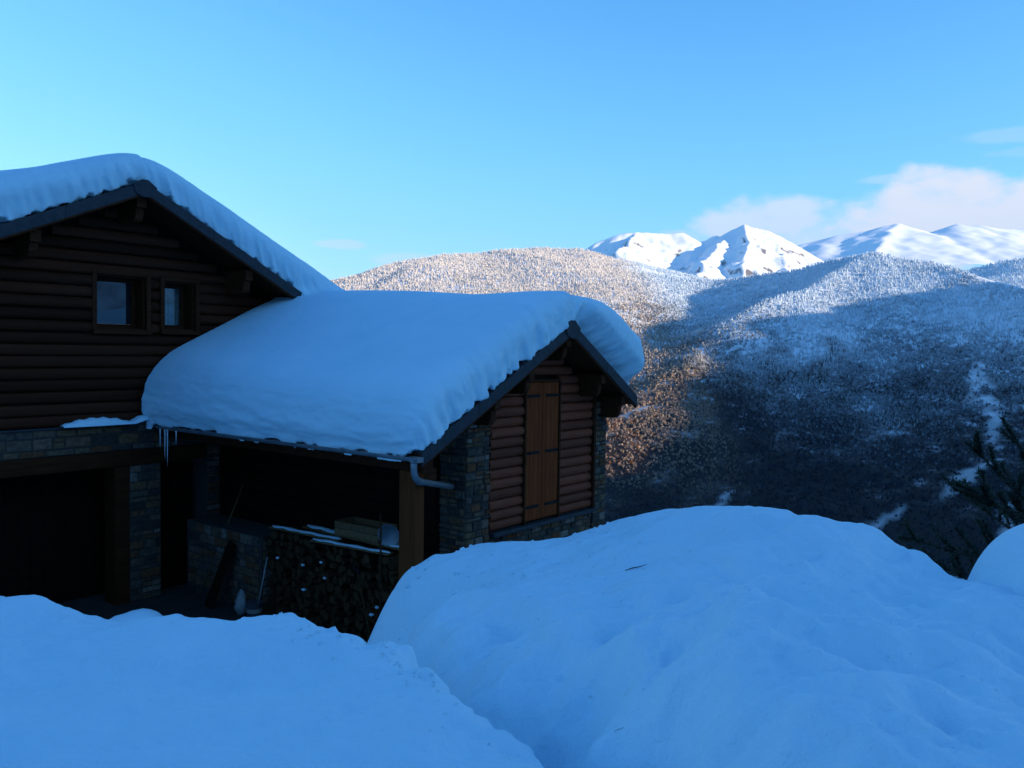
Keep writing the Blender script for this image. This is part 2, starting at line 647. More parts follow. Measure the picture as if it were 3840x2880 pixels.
def snow_rock_mat():
    m, nt, b = mat_base('snow_and_rock')
    g = nt.nodes.new('ShaderNodeNewGeometry')
    sep = nt.nodes.new('ShaderNodeSeparateXYZ')
    nt.links.new(g.outputs['Normal'], sep.inputs[0])
    n1 = noise(nt, 0.012, 7, obj=False, rough=0.7)
    f = math_node(nt, 'SUBTRACT', math_node(nt, 'ADD', sep.outputs[2], math_node(nt, 'MULTIPLY', n1, 0.5)), 0.3)
    c = ramp(nt, f, [(0.60, (0.13, 0.12, 0.12)), (0.68, (0.86, 0.88, 0.90))])
    nt.links.new(c, b.inputs['Base Color'])
    b.inputs['Roughness'].default_value = 0.8
    b.inputs['Specular IOR Level'].default_value = 0.15
    return m


M_PEAK = snow_rock_mat()
YP = 6000
PEAKS = [([P(540, 275, YP), P(593, 244, YP), P(616, 235, YP), P(632, 233, YP), P(655, 234, YP), P(680, 233.5, YP), P(694, 243, YP), P(704, 241, YP), P(711, 236, YP), P(717, 238, YP),
           P(728, 231, YP), P(740.7, 225.3, YP), P(747, 228, YP), P(759, 231, YP), P(772, 237, YP), P(787, 243, YP), P(812, 258, YP), P(870, 285, YP)], 0.62),
         ([P(740.7, 225.3, YP), P(746, 240, 5650), P(741, 258, 5300), P(738, 285, 4900)], 0.62),
         ([P(722, 235, YP), P(716, 246, 5650), P(704, 262, 5300), P(690, 282, 4900)], 0.62),
         ([P(634, 233, YP), P(626, 243, 5700), P(612, 258, 5350), P(600, 282, 4950)], 0.60),
         ([P(772, 237, YP), P(778, 252, 5600), P(780, 275, 5100)], 0.60)]


def peaks_h(X, Y):
    H = None
    X2 = X + 45 * fbm(X / 330, Y / 330, 3.1, 4); Y2 = Y + 45 * fbm(X / 330, Y / 330, 8.1, 4)
    dm = np.minimum(1, np.abs(Y - YP) / 250)
    X2 = X + (X2 - X) * dm
    for pts, sl in PEAKS:
        r = ridge(X2, Y2, pts, sl)
        H = r if H is None else smax(H, r, 12)
    return H + dm * (12 * fbm(X / 160, Y / 160, 1.1, 4) + 42 * (0.25 - np.abs(fbm(X / 260, Y / 420, 5.1, 5))))


pme, *_ = grid_mesh('snow_peaks', np.arange(0, 3000, 14), np.arange(4800, 6600, 14), peaks_h, M_PEAK)
tag(link('snow_mountain', pme), kind='structure')

YF = 11500
FAR = [([P(760, 262, YF), P(801, 244, YF), P(833, 236, YF), P(860, 232, YF), P(880, 226.5, YF), P(893, 225.5, YF), P(903, 228, YF), P(912, 232, YF), P(930, 233, YF), P(945, 227, YF), P(952, 224.5, YF),
         P(962, 227, YF), P(975, 226, YF), P(990, 229, YF), P(1010, 230, YF), P(1060, 226, YF), P(1200, 235, YF)], 0.36),
       ([P(893, 225.5, YF), P(880, 240, 10600), P(868, 262, 9600)], 0.55),]


def far_h(X, Y):
    H = None
    dm = np.minimum(1, np.abs(Y - YF) / 400)
    X2 = X + dm * 80 * fbm(X / 600, Y / 600, 3.1, 4)
    for pts, sl in FAR:
        r = ridge(X2, Y, pts, sl)
        H = r if H is None else smax(H, r, 90)
    return H + dm * 22 * fbm(X / 380, Y / 380, 1.1, 5)


fme, *_ = grid_mesh('far_range', np.arange(2600, 9600, 40), np.arange(9400, 12300, 40), far_h, M_PEAK)
tag(link('far_snow_range', fme), kind='structure')


# ------------------------------------------------------------------ woods on the hillsides
def tree_mat():
    m, nt, b = mat_base('frosted_trees')
    at = nt.nodes.new('ShaderNodeAttribute'); at.attribute_name = 'tone'; at.attribute_type = 'GEOMETRY'
    nt.links.new(at.outputs['Color'], b.inputs['Base Color'])
    b.inputs['Roughness'].default_value = 0.85
    b.inputs['Specular IOR Level'].default_value = 0.1
    return m


M_TREE = tree_mat()


def conifer_proto(rs, seg=5):
    """tiers of drooping boughs round a spire: verts, tris, snow amount per tri"""
    V = []; F = []; S = []
    tiers = ((0.02, 0.20, 0.50), (0.32, 0.15, 0.76), (0.60, 0.10, 1.0))
    for (z0, r, z1) in tiers:
        o = len(V)
        for k in range(seg):
            w = 2 * math.pi * (k + rs.rand() * 0.7) / seg
            rr = r * (0.65 + 0.7 * rs.rand())
            V.append((rr * math.cos(w), rr * math.sin(w), z0 + 0.07 * (rs.rand() - 0.5)))
        V.append(((rs.rand() - 0.5) * 0.03, (rs.rand() - 0.5) * 0.03, z1))
        for k in range(seg):
            F.append((o + k, o + (k + 1) % seg, o + seg)); S.append(rs.rand())
    return np.array(V), np.array(F), np.array(S)


def broad_proto(rs):
    """bare tree: thin sprays of twigs fanning up and out from the stem"""
    V = []; F = []; S = []
    for k in range(12):
        w = rs.rand() * 6.28
        z0 = 0.05 + 0.45 * rs.rand()
        z1 = min(1.0, z0 + 0.28 + 0.35 * rs.rand())
        r1 = 0.30 * math.sin(math.pi * min(0.95, 0.25 + 0.7 * z1)) * (0.5 + rs.rand())
        c, q = math.cos(w), math.sin(w)
        h = 0.055 + 0.07 * rs.rand()
        t = rs.rand() * 6.28
        o = len(V)
        V += [(0.25 * r1 * c, 0.25 * r1 * q, z0), (r1 * c + h * math.cos(t), r1 * q + h * math.sin(t), z1 - 0.05), (r1 * c - h * math.cos(t), r1 * q - h * math.sin(t), z1)]
        F.append((o, o + 1, o + 2)); S.append(rs.rand() * 0.9 + 0.1 * (z1 > 0.8))
    return np.array(V), np.array(F), np.array(S)


_hx = np.arange(-2200, 2201, 16.0); _hy = np.arange(0, 3300, 16.0)
_HG = terrain_h(*np.meshgrid(_hx, _hy, indexing='ij'), caster=False)


def th_at(x, y):
    fx = np.clip((x - _hx[0]) / 16, 0, len(_hx) - 1.001); fy = np.clip((y - _hy[0]) / 16, 0, len(_hy) - 1.001)
    i = fx.astype(int); j = fy.astype(int)
    a = fx - i; b = fy - j
    return (_HG[i, j] * (1 - a) + _HG[i + 1, j] * a) * (1 - b) + (_HG[i, j + 1] * (1 - a) + _HG[i + 1, j + 1] * a) * b



def plant(name, region, n, seed, label, cat):
    rs = np.random.RandomState(seed)
    x = rs.uniform(region[0], region[1], n); y = rs.uniform(region[2], region[3], n)
    keep = np.abs(x / y) < 0.66
    x, y = x[keep], y[keep]
    z = th_at(x, y)
    # drop what the near crests hide from anywhere near the chalet
    vis = np.ones(len(x), bool)
    top = z + 22 - CAM_Z
    for f in np.linspace(0.25, 0.985, 48):
        vis &= (th_at(x * f, y * f) - CAM_Z) < top * f + 6
    x, y, z = x[vis], y[vis], z[vis]
    cm = clear_mask(x, y, z)
    keep = rs.rand(len(x)) > cm * 0.9
    x, y, z = x[keep], y[keep], z[keep]
    ns = pn(x / 160, y / 160, 2.2) + 0.6 * pn(x / 50, y / 50, 6.2)
    # height band: conifers above, bare broad-leaved trees on the lower slopes
    con = rs.rand(len(x)) < np.clip(0.5 + (z - 40) / 260 + ns * 0.9, 0.06, 0.95)
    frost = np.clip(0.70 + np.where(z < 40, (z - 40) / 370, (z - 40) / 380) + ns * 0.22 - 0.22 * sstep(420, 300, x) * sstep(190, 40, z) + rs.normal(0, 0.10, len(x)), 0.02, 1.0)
    VV = []; FF = []; TT = []; off = 0
    protos = [conifer_proto(rs) for _ in range(6)] + [broad_proto(rs) for _ in range(6)]
    pid = np.where(con, rs.randint(0, 6, len(x)), 6 + rs.randint(0, 6, len(x)))
    for p, (pv, pf, ps) in enumerate(protos):
        ii = np.nonzero(pid == p)[0]
        if not len(ii):
            continue
        k = len(ii)
        hgt = rs.uniform(5, 12, k) * (1.0 if p < 6 else 0.85) * np.clip(y[ii] / 1900, 0.45, 1.0)
        wid = hgt * rs.uniform(0.75, 1.25, k) * (1.0 if p < 6 else 1.25)
        ang = rs.uniform(0, 6.28, k)
        ca, sa = np.cos(ang)[:, None], np.sin(ang)[:, None]
        vx = (pv[None, :, 0] * ca - pv[None, :, 1] * sa) * wid[:, None] + x[ii][:, None]
        vy = (pv[None, :, 0] * sa + pv[None, :, 1] * ca) * wid[:, None] + y[ii][:, None]
        vz = pv[None, :, 2] * hgt[:, None] + z[ii][:, None] - 1.0
        VV.append(np.stack([vx, vy, vz], -1).reshape(-1, 3))
        FF.append((pf[None] + (off + np.arange(k) * len(pv))[:, None, None]).reshape(-1, 3))
        off += k * len(pv)
        fr = frost[ii][:, None]
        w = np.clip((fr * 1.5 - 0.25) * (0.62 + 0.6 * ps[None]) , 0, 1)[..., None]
        if p < 6:
            base = np.array([0.020, 0.028, 0.026])
        else:
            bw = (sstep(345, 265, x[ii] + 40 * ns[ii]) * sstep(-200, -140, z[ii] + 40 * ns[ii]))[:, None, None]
            base = bw * np.array([0.37, 0.27, 0.195]) + (1 - bw) * np.array([0.040, 0.032, 0.030])  # sunlight painted in: paler brown twigs on the lit left flank, dark in shade
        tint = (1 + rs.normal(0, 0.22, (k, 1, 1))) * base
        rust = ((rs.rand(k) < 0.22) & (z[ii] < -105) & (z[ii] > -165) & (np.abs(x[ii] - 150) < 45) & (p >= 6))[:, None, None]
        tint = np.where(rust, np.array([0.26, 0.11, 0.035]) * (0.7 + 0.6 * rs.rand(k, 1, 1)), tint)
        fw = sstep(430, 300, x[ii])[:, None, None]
        colr = tint * (1 - w) + (fw * np.array([0.66, 0.60, 0.55]) + (1 - fw) * np.array([0.58, 0.67, 0.75])) * w  # frost colour carries the light: warm on the sunlit hill, bluish on shaded slopes
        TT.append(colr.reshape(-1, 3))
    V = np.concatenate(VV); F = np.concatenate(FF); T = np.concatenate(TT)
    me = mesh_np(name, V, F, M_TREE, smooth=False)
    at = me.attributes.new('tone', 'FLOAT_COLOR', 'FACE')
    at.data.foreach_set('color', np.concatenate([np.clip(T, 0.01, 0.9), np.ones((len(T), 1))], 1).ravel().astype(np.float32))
    o = link(name, me)
    tag(o, label, cat, kind='stuff')
    print(name, 'trees', len(x), 'tris', len(F))
    return o


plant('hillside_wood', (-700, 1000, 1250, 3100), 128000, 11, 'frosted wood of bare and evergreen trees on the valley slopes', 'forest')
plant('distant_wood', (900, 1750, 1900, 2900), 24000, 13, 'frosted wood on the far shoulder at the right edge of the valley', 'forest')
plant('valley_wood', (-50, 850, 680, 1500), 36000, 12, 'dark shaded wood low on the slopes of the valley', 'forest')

# ------------------------------------------------------------------ house frame: s along the gable walls, t out of them, z up
AZ = math.radians(38.1)
DV = np.array([math.sin(AZ), math.cos(AZ), 0]); NV = np.array([math.cos(AZ), -math.sin(AZ), 0])
S0, T0, Z0 = 9.0, -11.0, -1.45


def Wp(s, t, z):
    p = s * DV + t * NV
    return (p[0], p[1], z)


def LC(s, t, z):
    return (s - S0, -(t - T0), z - Z0)


ROT = (0, 0, math.pi / 2 - AZ)


def house_empty(name):
    o = link(name, None)
    o.location = Wp(S0, T0, Z0)
    o.rotation_euler = ROT
    return o


def stz_to_world(V):
    return V[:, 0:1] * DV[None] + V[:, 1:2] * NV[None] + np.stack([0 * V[:, 2], 0 * V[:, 2], V[:, 2]], 1)


class HB(MB):
    """mesh builder in s, t, z"""
    def add(self, V, F):
        return MB.add(self, [LC(*p) for p in V], F)


# main roof and wing roof lines
MS, MZ, ML, MR = 7.17, 5.64, 0.45, 0.51        # ridge s, ridge z, left and right pitch
WS, WZ, WL, WR = 10.96, 3.42, 0.525, 0.59
M_TB, W_TB = -13.30, -7.40                      # front edges of the roofs
M_TW, W_TW = -14.0, -7.9                        # wall faces
M_S0, M_S1 = 2.3, 12.0
W_S0, W_S1 = 7.62, 13.03


def roof_m(s):
    return MZ - np.where(s < MS, ML, MR) * np.abs(s - MS)


def roof_w(s):
    return WZ - np.where(s < WS, WL, WR) * np.abs(s - WS)


# ------------------------------------------------------------------ snow around the house
def tps(C):
    C = np.asarray(C, float)
    n = len(C)
    d = np.hypot(C[:, None, 0] - C[None, :, 0], C[:, None, 1] - C[None, :, 1])
    K = np.where(d > 0, d * d * np.log(d + 1e-9), 0) + np.eye(n) * 0.05
    A = np.zeros((n + 3, n + 3))
    A[:n, :n] = K; A[:n, n] = 1; A[:n, n + 1:] = C[:, :2]
    A[n, :n] = 1; A[n + 1:, :n] = C[:, :2].T
    w = np.linalg.solve(A, np.concatenate([C[:, 2], [0, 0, 0]]))

    def ev(X, Y):
        r = w[n] + w[n + 1] * X + w[n + 2] * Y
        for i in range(n):
            q = np.hypot(X - C[i, 0], Y - C[i, 1])
            r = r + w[i] * q * q * np.log(q + 1e-9)
        return r
    return ev


BANK = [  # heaped bank right of the dug path: x, y, z
    (-1.12, 8.6, 0.72), (-0.80, 9.0, 0.50), (-0.48, 9.2, 0.71), (-0.24, 9.3, 0.80), (0.51, 9.0, 0.92), (1.01, 9.0, 1.12), (1.50, 8.5, 1.34),
    (2.13, 7.8, 1.59), (2.54, 7.4, 1.62), (2.87, 7.0, 1.58), (3.15, 6.4, 1.30), (3.34, 6.0, 1.25), (4.2, 5.8, 1.25), (5.5, 5.6, 1.2),
    (0.42, 4.0, 1.00), (1.14, 3.3, 1.38), (1.96, 3.25, 1.42), (1.16, 5.2, 1.36), (2.31, 5.0, 1.33), (0.57, 5.4, 1.18), (-0.09, 6.2, 0.97),
    (-0.20, 5.2, 0.92), (-0.44, 6.0, 0.86), (-0.74, 6.8, 0.80), (0.0, 7.5, 0.90), (1.0, 7.0, 1.20), (3.4, 4.2, 1.36), (1.2, 2.0, 1.40), (3.0, 1.5, 1.42), (0.9, 0.5, 1.35),
    (-0.62, 5.6, 0.0), (0.10, 4.2, 0.15), (0.55, 3.2, 0.30), (0.75, 2.0, 0.40), (-1.15, 7.2, -0.35), (-1.75, 8.8, -0.95), (-2.3, 10.5, -1.4),
    (-0.9, 11.5, -0.2), (0.6, 11.4, 0.25), (1.6, 10.8, 0.35), (2.8, 10.0, 0.2), (3.8, 9.0, -0.1), (4.8, 8.0, -0.3), (6.5, 7.5, -0.8), (2.5, 12.5, -0.9),
    (4.5, 11, -1.8), (7, 10, -2.6), (-4, 11, -1.35), (-4, 8.5, -1.2), (-6, 10, -1.25), (-3, 7.5, -1.0), (-6, 7, -1.0), (-9, 8, -1.1)]
bank_h = tps(BANK)

LEDGE = [(0.85, 1.0), (0.66, 2.2), (0.42, 3.15), (0.18, 3.75), (-0.08, 4.25), (-0.33, 4.62), (-0.38, 4.78), (-0.50, 4.80), (-0.58, 4.98), (-0.72, 5.12), (-0.86, 5.10),
         (-1.00, 5.25), (-1.14, 5.42), (-1.40, 5.62), (-1.85, 5.45), (-2.3, 5.5), (-3.2, 5.7), (-4.5, 6.0), (-9.5, 6.6)]


def ledge_dist(X, Y):
    """signed distance to the rim of the left-hand bank, positive inside"""
    best = np.full(X.shape, 1e9); sg = np.zeros(X.shape)
    for (x0, y0), (x1, y1) in zip(LEDGE[:-1], LEDGE[1:]):
        dx, dy = x1 - x0, y1 - y0
        t = np.clip(((X - x0) * dx + (Y - y0) * dy) / (dx * dx + dy * dy), 0, 1)
        d = np.hypot(X - x0 - t * dx, Y - y0 - t * dy)
        cr = dx * (Y - y0) - dy * (X - x0)
        m = d < best
        best = np.where(m, d, best); sg = np.where(m, cr, sg)
    return np.where(sg > 0, best, -best)


def near_snow_h(X, Y):
    h = bank_h(X, Y)
    # trodden and settled lumps on the bank
    lump = 0.155 * fbm(X / 0.62, Y / 0.46, 2.7, 4) + 0.13 * pn(X / 1.6, Y / 1.3, 9.1)
    near = 1 - sstep(5.2, 8.2, Y - 0.15 * X)
    side = 1 - sstep(0.2, 1.8, X + 0.25 * (Y - 5))
    h = h + lump * (0.25 + 0.75 * near) + 0.05 * side * fbm(X / 0.5 + Y / 0.9, Y / 1.5 - X / 2.5, 4.4, 3)
    # hollows left by feet
    foot = 0
    for (fx, fy, r) in FEET:
        foot = foot - 0.17 * np.exp(-(((X - fx) / r) ** 2 + ((Y - fy) / (r * 0.8)) ** 2)) + 0.035 * np.exp(-(((X - fx) / (r * 1.9)) ** 2 + ((Y - fy) / (r * 1.6)) ** 2))
    h = h + foot
    # ragged crest where the shovelled snow was thrown
    crest = np.exp(-(((Y - 9.0 - 0.15 * X) / 0.30) ** 2)) * sstep(-1.6, -1.7, X) * (1 - sstep(0.9, 1.3, X))
    h = h + crest * (0.16 * np.maximum(0, fbm(X / 0.28, Y / 0.28, 1.9, 3)) + 0.03)
    # snow cushion over a shrub at the right
    q = np.sqrt(((X - 4.74) / 1.24) ** 2 + ((Y - 6.45) / 1.05) ** 2) + 0.05 * pn(X * 1.5, Y * 1.5, 3.3)
    dome = 1.80 * np.clip(1 - np.clip(q, 0, 1) ** 4.5, 0, 1) ** 0.5
    h = np.where(q < 1, np.maximum(h, -0.1 + dome), h)
    h = h + 1.30 * np.exp(-((X + 4.2) / 1.1) ** 2 - ((Y - 9.6) / 0.9) ** 2)      # heap in the yard
    # left-hand bank
    e = ledge_dist(X, Y) + 0.085 * fbm(X / 0.24, Y / 0.24, 7.7, 3) + 0.12 * pn(X / 0.7, Y / 0.7, 1.2)
    top = 1.20 + 0.13 * sstep(2.3, 3.8, -X) + 0.03 * sstep(5, 3.5, Y) + 0.05 * pn(X / 1.7, Y / 1.4, 0.7) + 0.085 * fbm(X / 0.8, Y / 0.6, 5.9, 4)
    top = top + 0.06 * np.exp(-((X + 1.55) / 0.6) ** 2 - ((Y - 5.2) / 0.45) ** 2)
    top = top + 0.10 * np.exp(-((e - 0.05) / 0.10) ** 2) * np.maximum(0, pn(X / 0.25, Y / 0.25, 8.8)) * (1 - sstep(5.4, 5.6, -X + 4))
    top = top - 0.26 * np.exp(-((X + 1.35) / 0.45) ** 2 - ((Y - 3.05) / 0.33) ** 2) - 0.24 * np.exp(-((X + 0.55) / 0.26) ** 2 - ((Y - 3.1) / 0.28) ** 2)
    top = top - 0.10 * (1 - sstep(-0.02, 0.22, e))
    w = sstep(-0.22, 0.03, e)
    back = sstep(-2.2, -1.4, X)                  # gentler fall to the yard on the far side
    w2 = sstep(-1.3, 0.0, e)
    wl = w * back + w2 * (1 - back)
    return np.maximum(h * (1 - wl) + top * wl, np.minimum(h, 5))


random.seed(5)
FEET = [(0.9 + 0.55 * i + random.uniform(-.2, .2), 4.4 + 0.35 * math.sin(i * 2.1) + random.uniform(-.3, .3), random.uniform(.16, .26)) for i in range(8)]
FEET += [(1.3 + random.uniform(-.8, 2.8), 3.6 + random.uniform(-.4, 1.8), random.uniform(.14, .24)) for i in range(16)]
gx = np.concatenate([np.arange(-11, -4.2, 0.12), np.arange(-4.2, -2.2, 0.035), np.arange(-2.2, 0.9, 0.021), np.arange(0.9, 5.6, 0.03), np.arange(5.6, 9, 0.12)])
gy = np.concatenate([np.arange(-6, 1.6, 0.15), np.arange(1.6, 2.8, 0.05), np.arange(2.8, 6.2, 0.021), np.arange(6.2, 9.8, 0.03), np.arange(9.8, 12, 0.1), np.arange(12, 20, 0.4)])


def near_fn(X, Y):
    h = near_snow_h(X, Y)
    edge = np.maximum.reduce([sstep(8, 9, X), sstep(-10, -11, X) * 0 + sstep(10, 11, -X), sstep(5, 6, -Y), sstep(13, 19, Y)])
    # clear under the house and the open shed
    S_ = X * DV[0] + Y * DV[1]; T_ = X * NV[0] + Y * NV[1]
    shed = sstep(7.3, 7.9, S_) * sstep(-7.6, -8.3, T_)
    body = sstep(-12.9, -13.5, T_)
    inside = np.maximum(shed, body)
    h = h * (1 - inside) + np.minimum(h, -1.85) * inside
    return h - edge * 7


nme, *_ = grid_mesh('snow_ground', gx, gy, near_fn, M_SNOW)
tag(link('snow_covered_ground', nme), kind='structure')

# packed floor of the yard and open shed
fl = HB()
fl.box(2.3, 9.0, -15.2, -7.6, -1.7, -1.45)
tag(fl.obj('yard_floor', plain_mat('packed_earth', (0.03, 0.022, 0.018), 0.9, scale=3)), kind='structure').location = Wp(S0, T0, Z0)
bpy.data.objects['yard_floor'].rotation_euler = ROT

# ------------------------------------------------------------------ the chalet
chalet = house_empty('chalet')
tag(chalet, 'dark log chalet with stone base and projecting shuttered wing under deep snow', 'chalet')


def part(name, parent=chalet, *, boxes, mat, bevel=0, smooth=False, label=None):
    b = HB()
    for bx in boxes:
        b.box(*bx)
    o = b.obj(name, mat, parent, smooth=smooth, bevel=bevel)
    if label:
        o['label'] = label
    return o


# log courses: one half-round log mesh one metre long, scaled per course
def log_mesh(name, mat, rx):
    """x from 0 to 1, bulges towards -y (out of the wall), height 1"""
    mb = MB()
    prof = []
    k = 9
    for i in range(k + 1):
        w = math.pi * i / k
        prof.append((-rx * (0.12 + 0.88 * math.sin(w) ** 0.8), 0.5 - 0.5 * math.cos(w)))
    prof = [(0.02, 0.0)] + prof + [(0.02, 1.0)]
    mb.prism(prof, 0, 1, axis=0)
    return mb.mesh(name, mat, smooth=False)


ME_LOGW = log_mesh('wing_log', M_LOGW, 1.0)
ME_LOGM = log_mesh('house_log', M_LOGM, 1.0)
for me in (ME_LOGW, ME_LOGM):
    for p in me.polygons:
        p.use_smooth = len(p.vertices) == 4
rl = random.Random(3)


def log(me, parent, s0, s1, z, h, t, bulge):
    o = link('log', me, parent, loc=LC(s0, t + rl.uniform(-.006, .006), z), scale=(s1 - s0, bulge * rl.uniform(.8, 1.2), h * rl.uniform(0.955, 0.995)))
    o.rotation_euler = (0, rl.uniform(-.002, .002), 0)
    return o


# --- main gable wall
mw = HB()
poly = [(M_S0 + .35, 1.64), (11.6, 1.64), (11.6, float(roof_m(11.6)) - .12), (MS, MZ - .14), (M_S0 + .35, float(roof_m(M_S0 + .35)) - .12)]
WIN = [(6.715, 7.575, 3.255, 4.175), (7.905, 8.505, 3.27, 4.135)]
# backing wall with the two window openings left free: strips
_a0, _a1, _b0, _b1 = WIN[0][0], WIN[0][1], WIN[1][0], WIN[1][1]
_za, _zb = 3.255, 4.175
mw.prism([(M_S0 + .35, 1.64), (_a0, 1.64), (_a0, float(roof_m(_a0)) - .14), (M_S0 + .35, float(roof_m(M_S0 + .35)) - .14)], -14.60, -14.12, axis=1)
mw.prism([(_b1, 1.64), (11.6, 1.64), (11.6, float(roof_m(11.6)) - .14), (_b1, float(roof_m(_b1)) - .14)], -14.60, -14.12, axis=1)
mw.box(_a0, _b1, -14.60, -14.12, 1.64, _za)
mw.prism([(_a0, _zb), (_b1, _zb), (_b1, float(roof_m(_b1)) - .14), (MS, MZ - .16), (_a0, float(roof_m(_a0)) - .14)], -14.60, -14.12, axis=1)
mw.box(_a1, _b0, -14.60, -14.12, _za, _zb)
gable_wall = mw.obj('gable_wall', M_DARKW, chalet)
hc = 0.192
z = 1.66
while z < MZ - 0.3:
    zt = z + hc
    l = MS - (MZ - .2 - zt) / ML; rr = MS + (MZ - .2 - zt) / MR
    l = max(l, M_S0 + .35); rr = min(rr, 11.6)
    cuts = [(l, rr)]
    if zt > 3.26 and z < 4.15:
        cuts = [(l, 6.635), (7.655, 7.825), (8.585, rr)]
    for a, b_ in cuts:
        if b_ - a > 0.04:
            log(ME_LOGM, gable_wall, a, b_, z, hc, -14.12, 0.10)
    z += hc

part('house_body', boxes=[(M_S0 + .4, 11.5, -20.5, -20.2, -1.7, 3.0), (M_S0 + .35, M_S0 + .6, -20.2, -14.6, -1.7, 3.3), (11.35, 11.6, -20.2, -14.6, -1.7, 3.2)], mat=M_DARKW)
part('floor_slab', boxes=[(M_S0 + .62, 11.33, -20.1, -14.62, 1.3, 1.5)], mat=M_DARKW)
part('garage_back_wall', boxes=[(M_S0 + .62, 8.70, -17.4, -17.2, -1.7, 1.28)], mat=M_DARKW)

# --- windows
for i, (a, b_, z0, z1) in enumerate(WIN):
    w = HB()
    f = 0.075
    for bx in ((a - f, b_ + f, -14.08, -14.0, z1, z1 + f), (a - f, b_ + f, -14.08, -13.96, z0 - f, z0), (a - f, a, -14.08, -14.0, z0, z1), (b_, b_ + f, -14.08, -14.0, z0, z1)):
        w.box(*bx)
    win = w.obj('window', M_TRIM, chalet, bevel=0.006)
    part('reveal', win, boxes=[(a + .001, a + .03, -14.5, -14.081, z0 + .001, z1 - .001), (b_ - .03, b_ - .001, -14.5, -14.081, z0 + .001, z1 - .001),
                               (a + .031, b_ - .031, -14.5, -14.081, z1 - .03, z1 - .001), (a + .031, b_ - .031, -14.5, -14.081, z0 + .001, z0 + .03)], mat=M_TRIM)
    part('sash', win, boxes=[(a + .031, a + .10, -14.40, -14.34, z0 + .031, z1 - .031), (b_ - .10, b_ - .031, -14.40, -14.34, z0 + .031, z1 - .031),
                             (a + .1005, b_ - .1005, -14.40, -14.34, z1 - .10, z1 - .031), (a + .1005, b_ - .1005, -14.40, -14.34, z0 + .031, z0 + .10)], mat=M_TRIM, bevel=0.005)
    part('pane', win, boxes=[(a + .101, b_ - .101, -14.375, -14.37, z0 + .101, z1 - .101)], mat=M_GLASS if i == 0 else M_GLASS2)
    if i == 1:
        cu = HB()
        n = 26
        V = []; F = []
        for k in range(n + 1):
            s_ = a + .03 + (b_ - a - .06) * k / n
            t_ = -14.43 + 0.02 * math.sin(k * 1.9)
            V += [(s_, t_, z0 + .05), (s_, t_, z1 - .05)]
        for k in range(n):
            F.append((2 * k, 2 * k + 2, 2 * k + 3, 2 * k + 1))
        cu.add(V, F).obj('curtain', M_CURT, win, smooth=True)


# --- stone work
def stones(parent, a0, a1, z0, z1, put, rs, w=(.12, .34), h=(.055, .14), proud=0.02):
    """coursed rubble: fills a rectangle; put(a, z, depth) maps to s, t, z"""
    z = z0
    while z < z1 - 0.02:
        hh = min(rs.uniform(*h), z1 - z)
        if z1 - z - hh < 0.045:
            hh = z1 - z
        a = a0
        while a < a1 - 0.01:
            ww = min(rs.uniform(*w), a1 - a)
            if a1 - a - ww < 0.07:
                ww = a1 - a
            sub = [(a, a + ww, z, z + hh)]
            if hh > .10 and ww < .2 and rs.random() < .35:
                m = z + hh * rs.uniform(.35, .65)
                sub = [(a, a + ww, z, m), (a, a + ww, m, z + hh)]
            for (p0, p1, q0, q1) in sub:
                g = 0.006
                pr = proud * rs.uniform(.3, 1.5)
                j = lambda: rs.uniform(0, min(.013, .16 * (q1 - q0)))
                c = [(p0 + g + j(), q0 + g + j()), (p1 - g - j(), q0 + g + j()), (p1 - g - j(), q1 - g - j()), (p0 + g + j(), q1 - g - j())]
                V = [put(x, y, -0.03) for x, y in c]
                cx = (p0 + p1) / 2; cy = (q0 + q1) / 2
                V += [put(x, y, pr * .55) for x, y in c]
                V += [put(cx + (x - cx) * .86, cy + (y - cy) * .80, pr + rs.uniform(-.004, .004)) for x, y in c]
                F = [(0, 1, 5, 4), (1, 2, 6, 5), (2, 3, 7, 6), (3, 0, 4, 7), (4, 5, 9, 8), (5, 6, 10, 9), (6, 7, 11, 10), (7, 4, 8, 11), (8, 9, 10, 11)]
                HB().add(V, F).obj('stone', M_STONE, parent)
            a += ww
        z += hh


rs_ = random.Random(21)
# band of stone above the garage
band = part('stone_band', boxes=[(M_S0 + .35, 8.72, -14.55, -14.02, 1.20, 1.63)], mat=M_MORT)
stones(band, 4.9, 8.15, 1.20, 1.63, lambda a, z, d: (a, -14.02 + d, z), rs_, w=(.16, .46), h=(.09, .2))
part('stone_ledge', boxes=[(M_S0 + .35, 8.7, -14.2, -13.98, 1.632, 1.658)], mat=M_SLATE)
lint = part('lintel_beam', boxes=[(3.2, 8.72, -14.42, -13.99, 0.93, 1.195)], mat=M_TRIM, bevel=0.01)
gp = part('garage_post', boxes=[(7.01, 7.255, -14.40, -14.01, -1.7, 0.928)], mat=M_TRIM, bevel=0.01)
gpil = part('stone_pillar', boxes=[(7.26, 7.83, -14.5, -14.03, -1.7, 0.928)], mat=M_MORT)
stones(gpil, 7.26, 7.83, -1.45, 0.928, lambda a, z, d: (a, -14.03 + d, z), rs_, w=(.14, .36), h=(.07, .17))
# garage door set back in its opening: upright boards
gd = part('garage_door', boxes=[(3.6, 7.4, -14.95, -14.90, -1.5, 0.925)], mat=M_DARKW)
for k in range(18):
    part('plank', gd, boxes=[(3.62 + .2 * k, 3.81 + .2 * k, -14.90, -14.875, -1.44, 0.92)], mat=M_DARKW)
part('stone_wall_end', boxes=[(M_S0 + .35, 3.59, -14.5, -14.03, -1.7, 0.928)], mat=M_MORT)
